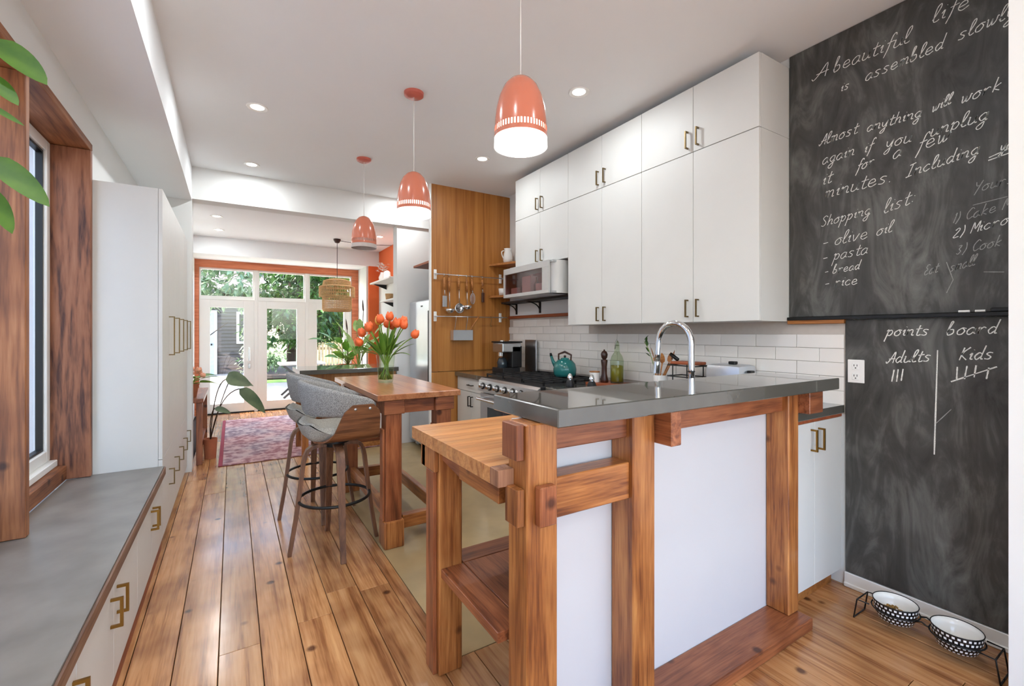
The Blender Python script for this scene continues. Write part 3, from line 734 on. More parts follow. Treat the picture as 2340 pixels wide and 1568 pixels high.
for y in (ry0 + .05, ry1 - .05):
    obj('leg', bx(rx + .06, rx + .09, y - .015, y + .015, 0, .10), 'steel', rg)

# left run: tall cabinets, lower doors, bench
FX = -0.350
def tall_left(y0, y1, i, label, hy):
    c = thing('tall_cabinet', (-.5, (y0 + y1) / 2, 0), label, 'cabinet', 'tall white cabinets of the left row')
    obj('body', bx(XL + .002, FX - .021, y0, y1, .0, 2.118), 'cab', c)
    d = obj('door', bx(FX - .02, FX, y0 + .001, y1 - .001, .525, 2.118, bev=.001), 'cab', c)
    handle(d, ('x', 1), (FX, hy), 1.125, 1.378, .032, 'bronze', .007)
    d = obj('door', bx(FX - .02, FX, y0 + .001, y1 - .001, .06, .522, bev=.001), 'cab', c)
    handle(d, ('x', 1), (FX, hy), .285, .39, .032, 'bronze', .007)
ys = [3.345, 3.70, 4.03, 4.36, 4.70, 5.045]
for i in range(5):
    tall_left(ys[i], ys[i + 1], i, ['tall white cabinet next to the concrete bench', 'second tall white cabinet from the bench', 'third tall white cabinet from the bench', 'fourth tall white cabinet from the bench', 'tall white cabinet nearest the garden room'][i], ys[i + 1] - .035)
by = [(2.521, 3.343), (1.618, 2.519), (.72, 1.616), (-.1, .797), (-1.0, -.103)]
bl = ['white bench cabinet beside the tall cabinets', 'white bench cabinet with two brass handles in front of the window', 'white bench cabinet at the lower left edge', 'white bench cabinet beside the camera', 'white bench cabinet behind the camera']
for k, (a, b_) in enumerate(by[:3]):
    c = thing('bench_cabinet', (-.5, (a + b_) / 2, 0), bl[k], 'cabinet', 'white cabinets under the concrete bench')
    obj('body', bx(XL + .002, FX - .021, a, b_, .06, .415), 'cab', c)
    obj('toe_kick', bx(XL + .002, FX - .005, a, b_, 0, .058), 'darkstrip', c)
    m_ = (a + b_) / 2
    hs = {0: (2.90, 2.955), 1: (2.01, 2.109), 2: (1.13, 1.585)}[k]
    m_ = sum(hs) / 2 if k < 2 else 1.17
    for (p, q), hy in zip(((a, m_), (m_, b_)), hs):
        d = obj('door', bx(FX - .02, FX, p + .0012, q - .0012, .062, .425, bev=.001), 'cab', c)
        handle(d, ('x', 1), (FX, hy), .27, .37, .034, 'brass', .009)
bt = thing('concrete_bench', (-.5, 1.6, .43), 'grey concrete bench slab under the timber window', 'bench')
bm = box(B(), -.752, -.345, 2.477, 3.342, .432, .4855, bev=.002)
obj('slab', prism(B(), [(XL + .001, -.1), (-.342, -.1), (-.342, 3.342), (XL + .001, 3.342), (XL + .001, 3.299), (-.751, 3.299), (-.751, 1.21), (XL + .001, 1.21)], 'z', .432, .4855), 'benchconc', bt)
bm.free()
obj('edging', bx(-.3415, -.334, -.1, 3.342, .438, .480, bev=.001), 'edgewood', bt)

# ================================================================== BREAKFAST BAR
bar = thing('breakfast_bar', (1.4, 1.07, 0), 'reclaimed timber breakfast bar frame with white panels', 'bar')
PY0, PY1 = 1.020, 1.118
for x0, x1 in ((.680, .785), (1.087, 1.190), (2.030, 2.112)):
    obj('post', bx(x0, x1, PY0, PY1, .052 if x0 > 1.1 and x0 > 2 else 0.0, 1.019, bev=.004), 'fir_z', bar)
obj('side_block', bx(.655, .679, 1.032, 1.112, .92, 1.019, bev=.002), 'cedar_z', bar)
obj('side_block', bx(.655, .679, 1.030, 1.095, .74, .842, bev=.002), 'fir_z', bar)
obj('tenon', bx(.705, .762, .992, 1.019, .742, .850, bev=.003), 'cedar_z', bar)
obj('top_rail', bx(.786, 1.086, 1.045, 1.115, .932, 1.018, bev=.003), 'cedar_x', bar)
obj('top_rail', bx(1.191, 2.029, 1.045, 1.115, .930, 1.018, bev=.003), 'cedar_x', bar)
obj('lower_rail', bx(.786, 1.086, 1.035, 1.105, .737, .855, bev=.003), 'fir_x', bar)
obj('corbel', bx(1.1915, 1.240, .955, 1.044, .905, 1.018, bev=.003), 'cedar_y', bar)
obj('corbel', bx(2.1135, 2.230, .975, 1.055, .918, 1.018, bev=.003), 'cedar_x', bar)
obj('foot_plank', bx(1.191, 2.112, .962, 1.119, 0, .050, bev=.005), 'cedar_x', bar)
obj('white_panel', bx(.70, 2.112, 1.1195, 1.132, .0, 1.018), 'bar_panel', bar)
tag(obj('bar_counter', bx(.722, 2.292, .937, 1.280, 1.020, 1.070, bev=.003), 'concrete'), 'thick dark polished concrete slab on the breakfast bar', 'countertop')
# sink counter and cabinet behind the bar
pc = thing('sink_cabinet', (1.9, 1.4, 0), 'white sink base cabinet behind the breakfast bar with two brass handles', 'cabinet')
obj('body', bx(1.36, XR - .012, 1.135, 1.755, .078, .866), 'cab', pc)
obj('end_body', bx(2.115, XR - .012, 1.083, 1.134, .078, .866), 'cab', pc)
obj('toe_kick', bx(2.115, XR - .03, 1.10, 1.134, 0, .077), 'shelfwood', pc)
for k, (a, b_) in enumerate(((2.116, 2.345), (2.347, XR - .012))):
    d = obj('door', bx(a, b_, 1.062, 1.082, .078, .848, bev=.001), 'cab', pc)
    handle(d, ('y', -1), ((2.312, 2.382)[k], 1.062), .715, .818, .03, 'brass', .008)
obj('rail', bx(2.115, XR - .012, 1.060, 1.134, .850, .8665), 'darkstrip', pc)
tag(obj('countertop', bx(1.36, XR - .012, 1.048, 1.758, .868, .908, bev=.003), 'concrete'), 'dark countertop behind the breakfast bar carrying the faucet', 'countertop') if False else None
ct = B(); box(ct, 2.113, XR - .012, 1.048, 1.1325, .868, .908, bev=.002); box(ct, 1.36, XR - .012, 1.133, 1.758, .868, .908, bev=.002)
tag(obj('countertop', ct, 'concrete'), 'dark countertop behind the breakfast bar carrying the faucet', 'countertop')

# butcher block table
bt = thing('butcher_block', (.95, 1.44, 0), 'butcher block work table with lower shelf beside the breakfast bar', 'table')
ystrip = [1.135 + k * (1.795 - 1.135) / 15 for k in range(16)]
for a, b_ in zip(ystrip, ystrip[1:]):
    obj('board', bx(.628, 1.33, a + .0002, b_ - .0002, .838, .886 + random.uniform(-.0003, .0003), bev=.0008), 'butcher', bt)
obj('board', bx(.628, .679, 1.085, 1.1345, .838, .886, bev=.001), 'butcher_edge', bt)
for x0, x1, y0, y1 in ((.648, .742, 1.555, 1.655), (1.23, 1.32, 1.555, 1.655)):
    obj('leg', bx(x0, x1, y0, y1, 0, .837, bev=.004), 'fir_z', bt)
obj('leg_block', bx(.632, .6475, 1.56, 1.69, .755, .837, bev=.002), 'fir_z', bt)
obj('leg_cheek', bx(.6325, .6475, 1.575, 1.648, .0, .754, bev=.002), 'cedar_z', bt)
obj('leg_block', bx(.632, .742, 1.656, 1.70, .755, .837, bev=.002), 'fir_z', bt)
obj('apron', bx(.655, .70, 1.1325, 1.40, .772, .837, bev=.003), 'fir_y', bt)
obj('apron', prism(B(), [(1.40, .775), (1.554, .800), (1.554, .837), (1.40, .837)], 'x', .66, .705), 'cedar_y', bt)
for y0, y1 in ((1.135, 1.345), (1.347, 1.554)):
    pass
for x0, x1 in ((.655, .745), (.747, .95), (.952, 1.16), (1.162, 1.328)):
    obj('shelf_board', bx(x0, x1, 1.135, 1.5545, .365, .398, bev=.002), 'cedar_y', bt)
obj('shelf_board', bx(.747, 1.226, 1.556, 1.66, .365, .398, bev=.002), 'cedar_x', bt)

# ================================================================== BAR TABLE
tb = thing('bar_table', (.97, 3.24, 0), 'tall wooden table holding the tulip vase', 'table')
obj('top', bx(.708, 1.232, 2.605, 3.885, .875, .910, bev=.003), 'tabletop', tb)
for x0, y0 in ((.765, 2.635), (1.085, 2.635), (.765, 3.745), (1.085, 3.745)):
    obj('leg', bx(x0, x0 + .095, y0, y0 + .10, .10, .872, bev=.004), 'cedar_z', tb)
    obj('foot', bx(x0 - .012, x0 + .107, y0 - .012, y0 + .112, 0, .16, bev=.008), 'fir_z', tb)
    obj('leg_cheek', bx(x0 - .014, x0 - .0005, y0 + .02, y0 + .08, .1605, .70, bev=.002), 'cedar_z', tb)
    obj('cap_block', bx(x0 - .014, x0 + .109, y0 - .014, y0 + .114, .79, .8745, bev=.003), 'cedar_x', tb)
obj('apron', bx(.877, 1.070, 2.645, 2.70, .79, .8745, bev=.002), 'cedar_x', tb)
obj('apron', bx(.877, 1.070, 3.79, 3.845, .79, .8745, bev=.002), 'cedar_x', tb)
for x in (.79, 1.105): obj('apron', bx(x, x + .05, 2.752, 3.728, .79, .8745, bev=.002), 'cedar_y', tb)
for y in (2.66, 3.77): obj('stretcher', bx(.873, 1.072, y, y + .05, .09, .17, bev=.003), 'fir_x', tb)
for x in (.80, 1.10): obj('stretcher', bx(x, x + .04, 2.748, 3.732, .12, .20, bev=.003), 'fir_y', tb)
obj('stretcher', bx(.862, 1.084, 3.76, 3.80, .38, .45, bev=.003), 'cedar_x', tb)

# ------------------------------------------------------------------ stools
def make_stool():
    s = thing('bar_stool', (0, 0, 0), 'x', 'stool', 'grey upholstered bar stools')
    for k in range(4):
        a = k * PI / 2; d = Vector((math.cos(a), math.sin(a), 0)); side = Vector((-math.sin(a), math.cos(a), 0))
        pr = [(.03, .612), (.09, .612), (.125, .606), (.150, .588), (.163, .56), (.172, .52), (.19, .37), (.212, .20), (.245, .0)]
        obj('leg', strap(B(), [d * r + Vector((0, 0, z)) for r, z in pr], side, [.045, .045, .046, .046, .045, .043, .038, .034, .028], .020), 'walnut_z', s, 35)
    ring = tube(B(), [(.197 * math.cos(t * 2 * PI / 48), .197 * math.sin(t * 2 * PI / 48), .30) for t in range(48)], .0085, 10, True)
    obj('foot_ring', ring, 'black', s, True)
    obj('swivel', lathe(B(), [(.0, .645), (.085, .645), (.085, .625), (.055, .622), (.055, .600), (0, .600)], n=28), 'black', s, 40)
    # walnut shell: U section in YZ, swept along X with a slanted rear edge
    prof = []
    for t in range(0, 33):
        u = -1 + 2 * t / 32; w = abs(u); sg_ = 1 if u > 0 else -1
        if w < .45: y, zz = .13 * w / .45, .650
        elif w < .75:
            q = (w - .45) / .30; y, zz = .13 + .095 * math.sin(q * PI / 2), .650 + .06 * (1 - math.cos(q * PI / 2))
        else:
            q = (w - .75) / .25; y, zz = .225 + .022 * q, .710 + .155 * q
        prof.append((sg_ * y, zz, w))
    bm = B(); th = .011; nx = 9; lay = []
    for o_ in (0, 1):
        rows = []
        for i, (y, zz, u) in enumerate(prof):
            x0 = -.13 + .15 * max(0, (u - .40) / .60); x1 = .205
            if u > .93: x0 += .03 * (u - .93) / .07; x1 -= .04 * (u - .93) / .07
            p, q = prof[max(i - 1, 0)], prof[min(i + 1, len(prof) - 1)]
            tn = Vector((0, q[0] - p[0], q[1] - p[1])).normalized(); nrm = Vector((0, -tn.z, tn.y)) * (th * o_)
            rows.append([bm.verts.new(Vector((x0 + (x1 - x0) * k / (nx - 1), y, zz)) + nrm) for k in range(nx)])
        lay.append(rows)
    A_, C_ = lay
    for i in range(len(prof) - 1):
        for k in range(nx - 1):
            bm.faces.new((A_[i][k], A_[i][k + 1], A_[i + 1][k + 1], A_[i + 1][k])); bm.faces.new((C_[i][k], C_[i + 1][k], C_[i + 1][k + 1], C_[i][k + 1]))
        for k in (0, nx - 1): bm.faces.new((A_[i][k], A_[i + 1][k], C_[i + 1][k], C_[i][k]))
    for i in (0, -1):
        for k in range(nx - 1): bm.faces.new((A_[i][k], A_[i][k + 1], C_[i][k + 1], C_[i][k]))
    bmesh.ops.recalc_face_normals(bm, faces=bm.faces)
    obj('wood_shell', bm, 'walnut', s, 50)
    # seat cushion: rounded pad that curls up at the back
    bm = B(); nu, nv = 18, 18; top = []; bot = []
    for i in range(nu):
        rt, rb = [], []
        for j in range(nv):
            a = -1 + 2 * i / (nu - 1); b_ = -1 + 2 * j / (nv - 1)
            # map square to rounded disc
            x = a * math.sqrt(1 - b_ * b_ * .38); y = b_ * math.sqrt(1 - a * a * .38)
            e = max(abs(a), abs(b_)); rim = (1 - max(0, (e - .72) / .28) ** 2.2)
            back = max(0, -a - .35) / .65
            zt_ = .700 + .055 * back ** 1.5 + .02 * max(0, abs(b_) - .6)
            rt.append(bm.verts.new((x * .195 + .0, y * .200, zt_ + .034 * rim)))
            rb.append(bm.verts.new((x * .195 - .012 * back, y * .200, zt_ - .042 * rim - .035 * back * rim)))
        top.append(rt); bot.append(rb)
    for i in range(nu - 1):
        for j in range(nv - 1):
            bm.faces.new((top[i][j], top[i + 1][j], top[i + 1][j + 1], top[i][j + 1])); bm.faces.new((bot[i][j], bot[i][j + 1], bot[i + 1][j + 1], bot[i + 1][j]))
    bmesh.ops.remove_doubles(bm, verts=bm.verts, dist=.0006); bmesh.ops.recalc_face_normals(bm, faces=bm.faces)
    obj('seat', bm, 'fabric2', s, True)
    # wrap-around back: band swept round an ellipse, tall at the back, low at the front
    bm = B(); sec = 12; rings = []; path = []
    for k in range(7): path.append((.185 - k * .025, -.205 - .012 * k / 6, 0))
    for k in range(1, 32):
        a = -PI / 2 - PI * k / 32; path.append((.035 + .205 * math.cos(a), .217 * math.sin(a), 0))
    path += [(x_, -y_, 0) for x_, y_, _ in path[:7][::-1]]
    n = len(path) - 1
    for i, (px_, py_, _) in enumerate(path):
        w = abs(-1 + 2 * i / n); endr = min(1, (1 - w) / .07 + .05) ** .5
        zt_ = 1.000 - .115 * w ** 1.6; zb = .800 - .004 * w
        zc, hh = (zt_ + zb) / 2, (zt_ - zb) / 2 * (.55 + .45 * endr); tt = .022 * (.4 + .6 * endr)
        p, q = path[max(i - 1, 0)], path[min(i + 1, n)]
        nrm = Vector((-(q[1] - p[1]), q[0] - p[0], 0)).normalized()
        if nrm.dot(Vector((px_ - .03, py_, 0))) < 0: nrm = -nrm
        lean = .030 * (1 - w ** 2); c = Vector((px_, py_, zc))
        rg_ = []
        for k in range(sec):
            t = 2 * PI * k / sec
            cz = math.copysign(abs(math.sin(t)) ** .45, math.sin(t)); cr = math.copysign(abs(math.cos(t)) ** .7, math.cos(t))
            rg_.append(bm.verts.new(c + nrm * (cr * tt + lean * cz * .6) + Vector((0, 0, cz * hh))))
        rings.append(rg_)
    for i in range(n):
        for k in range(sec): bm.faces.new((rings[i][k], rings[i][(k + 1) % sec], rings[i + 1][(k + 1) % sec], rings[i + 1][k]))
    bm.faces.new(rings[0][::-1]); bm.faces.new(rings[-1]); bmesh.ops.recalc_face_normals(bm, faces=bm.faces)
    obj('backrest', bm, 'fabric', s, True)
    for sy in (-1, 1):
        for x in (.045, .125):
            b_ = obj('screw_cap', lathe(B(), [(0, .006), (.007, .005), (.009, 0)], n=12), 'steel', s, True)
            yy = -sy * -1
            y_el = .246 * math.sqrt(max(0, 1 - (x / .238) ** 2)) + .010
            b_.rotation_euler = (-sy * PI / 2, 0, 0); b_.location = (x + .02, sy * .2465, .842)
    return s
st = make_stool(); st2 = copy_tree(st)
st.location = (.52, 2.845, 0); st['label'] = 'front grey barrel-back bar stool nearest the camera'
st2.location = (.515, 3.437, 0); st2['label'] = 'rear grey barrel-back bar stool half hidden behind the front one'

# ================================================================== PANEL, FRIDGE
pn = thing('wood_panel', (2.15, 4.30, 0), 'tall honey coloured veneer panel screening the fridge', 'panel')
obj('upper_sheet', bx(1.702, XR - .002, 4.285, 4.315, .877, 2.775, bev=.001), 'ply', pn)
obj('lower_sheet', bx(1.702, XR - .002, 4.285, 4.315, .0, .872, bev=.001), 'ply', pn)
obj('edge_strip', bx(1.690, 1.7015, 4.283, 4.325, 0, 2.775), 'trimwhite', pn)
fg = thing('fridge', (2.1, 4.68, 0), 'stainless steel fridge behind the wood panel', 'fridge')
obj('body', bx(1.80, 2.50, 4.335, 5.04, .03, 1.62, bev=.006), 'iron', fg)
d = obj('door', bx(1.735, 1.795, 4.335, 5.04, .62, 1.62, bev=.012), 'fridge', fg)
obj('handle', bx(1.700, 1.712, 4.365, 4.385, .75, 1.50, bev=.004), 'iron', d)
d2 = obj('freezer_drawer', bx(1.735, 1.795, 4.335, 5.04, .06, .61, bev=.012), 'fridge', fg)
obj('handle', bx(1.700, 1.712, 4.40, 4.98, .54, .56, bev=.004), 'iron', d2)
obj('wheel', tube(B(), [(1.80, 4.40, .02), (1.80, 4.44, .02)], .02, 12), 'white', fg); obj('wheel', tube(B(), [(1.80, 4.93, .02), (1.80, 4.97, .02)], .02, 12), 'white', fg)
obj('badge', bx(1.732, 1.7348, 4.62, 4.67, 1.55, 1.565), 'iron', fg)
sh = tag(obj('fridge_shelf', bx(1.76, XR, 4.3155, 4.98, 2.01, 2.035, bev=.002), 'darkstrip'), 'small dark wood shelf above the fridge', 'shelf')
bk = thing('woven_basket', (1.97, 4.60, 2.036), 'pale woven basket on the shelf above the fridge', 'basket')
bm = B()
for k in range(7): tube(bm, [(1.97 + .13 * math.cos(t * PI / 12), 4.60 + .13 * math.sin(t * PI / 12), 2.05 + k * .028) for t in range(24)], .0135, 6, True)
obj('weave', bm, 'rattan', bk, True); obj('bottom', lathe(B(), [(0, .004), (.125, .004), (.125, 0), (0, 0)], (1.97, 4.60, 2.036), 24), 'rattan', bk)
obj('label_card', bx(1.832, 1.836, 4.55, 4.65, 2.24, 2.31), 'white', bk)

# rails with utensils on the panel
def rail(z, label, x1):
    r = thing('utensil_rail', (2.1, 4.27, z), label, 'rail')
    obj('bar', tube(B(), [(1.71, 4.235, z), (x1, 4.235, z)], .005, 8), 'steel', r, True)
    for x in (1.74, x1 - .06): obj('bracket', box(box(B(), x - .016, x + .016, 4.276, 4.2845, z - .05, z + .05, bev=.003), x - .007, x + .007, 4.236, 4.276, z - .008, z + .008), 'white', r)
rail(1.862, 'upper steel utensil rail on the wood panel', 2.56); rail(1.437, 'lower steel utensil rail on the wood panel', 2.56)
def utensil(x, label, hl, tl, head, group='utensils on the upper rail'):
    t = thing('utensil', (x, 4.235, 1.862), label, 'utensil', group)
    hk = tube(B(), [(x, 4.243, 1.862), (x, 4.238, 1.870), (x, 4.228, 1.8695), (x, 4.224, 1.858), (x, 4.229, 1.835)], .003, 6)
    obj('hook', hk, 'steel', t, True)
    obj('grip', tube(B(), [(x, 4.229, 1.834), (x + .004, 4.229, 1.834 - hl * .5), (x + .006, 4.229, 1.834 - hl)], [.009, .013, .009], 10), 'shelfwood', t, True)
    zb = 1.834 - hl
    if tl: obj('shaft', tube(B(), [(x + .006, 4.229, zb + .004), (x + .010, 4.229, zb - tl)], .0045, 8), 'steel', t, True)
    zb -= tl
    if head == 'ladle': obj('bowl', lathe(B(), [(0, -.045), (.03, -.04), (.048, -.02), (.052, 0), (.046, 0), (.03, -.03), (0, -.038)], (x + .01, 4.229, zb - .01), 20), 'chrome', t, True)
    if head == 'skimmer':
        o_ = obj('skimmer_disc', lathe(B(), [(0, .004), (.04, .006), (.052, .016), (.05, .018), (.03, .009), (0, .008)], (0, 0, 0), 20), 'chrome', t, True); o_.rotation_euler = (PI / 2, 0, 0); o_.location = Vector((x + .01, 4.232, zb - .04)) - wloc(t)
    if head == 'spatula': obj('blade', bx(x - .016, x + .032, 4.226, 4.231, zb - .11, zb + .002, bev=.002), 'steel', t)
    if head == 'brush': obj('bristle_head', bx(x - .006, x + .026, 4.218, 4.238, zb - .10, zb + .003, bev=.006), 'darkwood', t)
    if head == 'whisk':
        w = B()
        for k in range(6):
            a = k * PI / 6
            tube(w, [(x + .01 + math.cos(a) * .028 * math.sin(s * 2 * PI / 20), 4.229 + math.sin(a) * .028 * math.sin(s * 2 * PI / 20) * .5, zb - .055 + .058 * math.cos(s * 2 * PI / 20)) for s in range(20)], .0016, 4, True)
        obj('wires', w, 'steel', t, True)
utensil(1.815, 'slim steel spatula, leftmost on the upper rail', .13, .06, 'spatula')
utensil(1.868, 'large ladle with wooden handle hanging second on the upper rail', .14, .17, 'ladle')
utensil(1.975, 'steel skimmer with wooden handle hanging third on the upper rail', .12, .15, 'skimmer')
utensil(2.065, 'small ladle with wooden handle hanging fourth on the upper rail', .14, .13, 'ladle')
utensil(2.128, 'wire whisk with wooden handle hanging fifth on the upper rail', .12, .03, 'whisk')
utensil(2.248, 'dark brush with wooden handle, rightmost on the upper rail', .10, .04, 'brush')
cy = thing('hanging_caddy', (2.02, 4.24, 1.20), 'grey box hanging on the lower rail with a wooden spoon in it', 'caddy')
bm = B(); box(bm, 1.905, 2.125, 4.20, 4.275, 1.195, 1.202); box(bm, 1.905, 2.125, 4.20, 4.204, 1.202, 1.30); box(bm, 1.905, 2.125, 4.271, 4.275, 1.202, 1.30); box(bm, 1.905, 1.909, 4.204, 4.271, 1.202, 1.30); box(bm, 2.121, 2.125, 4.204, 4.271, 1.202, 1.30)
obj('tray', bm, 'fridge', cy)
for x in (1.95, 2.08): obj('hook', tube(B(), [(x, 4.235, 1.446), (x, 4.228, 1.44), (x, 4.236, 1.40), (x, 4.268, 1.31), (x, 4.268, 1.28)], .003, 6), 'steel', cy, True)
tag(obj('wooden_spoon', tube(B(), [(2.07, 4.24, 1.205), (2.13, 4.235, 1.33), (2.21, 4.23, 1.44)], [.008, .007, .009], 8), 'shelfwood', None, True), 'wooden spoon leaning out of the grey hanging box', 'spoon')
tag(obj('s_hook', tube(B(), [(2.36, 4.245, 1.437), (2.36, 4.236, 1.4455), (2.36, 4.227, 1.437), (2.36, 4.230, 1.40), (2.36, 4.243, 1.35), (2.36, 4.235, 1.335), (2.36, 4.226, 1.345)], .003, 6), 'bronze', None, True), 'small metal hook on the lower rail', 'hook')
# corner shelves between the panel and the wall unit
for z, lab in ((2.015, 'upper small wood corner shelf beside the wood panel'), (1.672, 'lower small wood corner shelf beside the glass wall unit')):
    tag(obj('corner_shelf', prism(B(), [(2.36, 4.2845), (XR - .001, 4.2845), (XR - .001, 3.80), (2.56, 3.80)], 'z', z - .022, z), 'shelfwood'), lab, 'shelf')
pt = thing('pitcher', (2.52, 4.15, 2.016), 'pale pitcher on the upper corner shelf', 'pitcher')
obj('body', lathe(B(), [(0, 0), (.045, 0), (.055, .05), (.045, .11), (.035, .14), (.043, .16), (.038, .16), (.03, .14), (.038, .11), (.046, .05), (.036, .01), (0, .01)], (2.52, 4.15, 2.016), 20), 'ceramic', pt, True)
obj('handle', tube(B(), bez((2.478, 4.15, 2.15), (2.41, 4.15, 2.15), (2.47, 4.15, 2.06), 10), .006, 6), 'ceramic', pt, True)
tag(obj('cup', lathe(B(), [(0, 0), (.035, 0), (.042, .075), (.038, .075), (.031, .006), (0, .006)], (2.48, 4.20, 1.673), 20), 'ceramic', None, True), 'small white cup on the lower corner shelf', 'cup')

# glass-fronted wall unit
mw = thing('wall_unit', (2.4, 3.32, 1.60), 'silver wall unit with a reddish glass front on black brackets', 'wall unit')
wy0, wy1, wz0, wz1, wx = 2.935, 3.705, 1.60, 1.872, 2.20
bm = B(); box(bm, wx + .02, XR - .002, wy0 + .02, wy1, wz0, wz0 + .018); box(bm, wx + .02, XR - .002, wy0 + .02, wy1, wz1 - .018, wz1)
box(bm, wx + .02, XR - .002, wy1 - .018, wy1, wz0 + .018, wz1 - .018); box(bm, wx + .02, XR - .002, wy0 + .1, wy0 + .118, wz0 + .018, wz1 - .018)
obj('case', bm, 'steel', mw)
# rounded near end
pr = [(wx + .02, wy0 + .0985), (XR - .10, wy0 + .0985), (XR - .10, wy0), (wx + .12, wy0)] + [(wx + .12 - .10 * math.sin(t * PI / 12), wy0 + .0985 - .0985 * math.cos(t * PI / 12)) for t in range(1, 6)]
obj('rounded_end', prism(B(), pr, 'z', wz0, wz1), 'satin', mw, 30)
obj('back', bx(XR - .10, XR - .09, wy0 + .118, wy1 - .018, wz0 + .018, wz1 - .018), 'redglass', mw)
fr_ = B(); box(fr_, wx, wx + .019, wy0 + .05, wy1, wz0, wz0 + .03, bev=.002); box(fr_, wx, wx + .019, wy0 + .05, wy1, wz1 - .055, wz1, bev=.002)
box(fr_, wx, wx + .019, wy1 - .022, wy1, wz0 + .03, wz1 - .055); box(fr_, wx, wx + .019, wy0 + .05, wy0 + .14, wz0 + .03, wz1 - .055)
fd = obj('door_frame', fr_, 'satin', mw)
obj('pane', bx(wx + .008, wx + .012, wy0 + .14, wy1 - .022, wz0 + .03, wz1 - .055), glass('reddish_glass', (232, 206, 204)), fd)
obj('support_shelf', bx(2.46, XR - .002, wy0 + .05, 4.19, wz0 - .018, wz0 - .0005, bev=.002), 'iron', mw)
for y in (3.70, 4.14):
    b_ = box(B(), 2.47, XR - .002, y - .012, y + .012, wz0 - .026, wz0 - .0185); box(b_, XR - .012, XR - .002, y - .012, y + .012, wz0 - .13, wz0 - .026)
    tube(b_, bez((2.475, y, wz0 - .02), (2.60, y, wz0 - .03), (XR - .01, y, wz0 - .10), 8), .006, 6)
    obj('bracket', b_, 'black', mw)
for nm, lab, cat, (y, w, h, dp), mt in (('small_box', 'small pale box behind the reddish glass at the left', 'box', (3.61, .11, .075, .08), 'pale'), ('packet', 'tall pale packet behind the reddish glass', 'packet', (3.405, .14, .165, .08), 'pale'), ('tin_box', 'low pale tin behind the reddish glass at the right', 'tin', (3.175, .16, .085, .10), 'pale')):
    tag(obj(nm, box(B(), 2.26, 2.26 + dp, y - w / 2, y + w / 2, wz0 + .0185, wz0 + .0185 + h, bev=.004), mt), lab, cat)
for y, lab, s in ((3.515, 'slim dark bottle left of the tall packet behind the glass', .8), (3.29, 'dark bottle right of the tall packet behind the glass', 1.0), (3.075, 'small dark jar at the right end behind the glass', .6)):
    tag(obj('bottle', lathe(B(), [(0, 0), (.026 * s, 0), (.028 * s, .08 * s), (.010, .115 * s), (.010, .15 * s), (0, .15 * s)], (2.30, y, wz0 + .0185), 16), 'darkbottle', None, 40), lab, 'bottle')

# ================================================================== LAMPS
def downlight(x, y, z, label, w=DOWNLIGHT_W):
    t = thing('ceiling_downlight', (x, y, z), label, 'downlight', 'recessed ceiling downlights')
    obj('trim_ring', lathe(B(), [(.042, -.002), (.062, -.006), (.066, 0), (.042, 0)], (x, y, z - .0005), 28), 'trimwhite', t, 40)
    obj('lamp', lathe(B(), [(0, -.0015), (.041, -.0015), (.041, 0), (0, 0)], (x, y, z - .0008), 24), 'spot', t)
    l = D.lights.new('downlight_lamp', 'AREA'); l.shape = 'DISK'; l.size = .08; l.energy = w; l.color = (.92, .97, 1.0)
    lo = D.objects.new('downlight_lamp', l); COL.objects.link(lo); lo.parent = t; lo.location = (0, 0, -.012)
for x, y, lab in ((.143, 3.496, 'ceiling downlight left of the row, above the bar stools'), (.148, 4.713, 'ceiling downlight just before the cross beam on the left'), (1.863, 2.202, 'ceiling downlight beside the largest pendant lamp'), (1.86, 3.495, 'ceiling downlight in front of the upper cabinets nearest the panel'), (1.60, 4.775, 'ceiling downlight beside the top of the wood panel'), (.143, 2.25, 'added ceiling downlight above the floorboards out of view'), (.143, .95, 'added ceiling downlight above the bench end out of view'), (1.5, .35, 'added ceiling downlight in front of the breakfast bar out of view'), (1.2, -1.2, 'added unseen ceiling downlight behind the camera on the right'), (.1, -1.2, 'added unseen ceiling downlight behind the camera on the left')):
    downlight(x, y, CEIL, lab)  # those out of view and behind the camera are added to light the room
for x, y, lab in ((-.158, 6.367, 'garden room downlight nearer the beam on the left'), (-.154, 7.188, 'garden room downlight farther from the beam on the left'), (1.797, 6.495, 'garden room downlight behind the smallest coral pendant')):
    downlight(x, y, 2.65, lab)
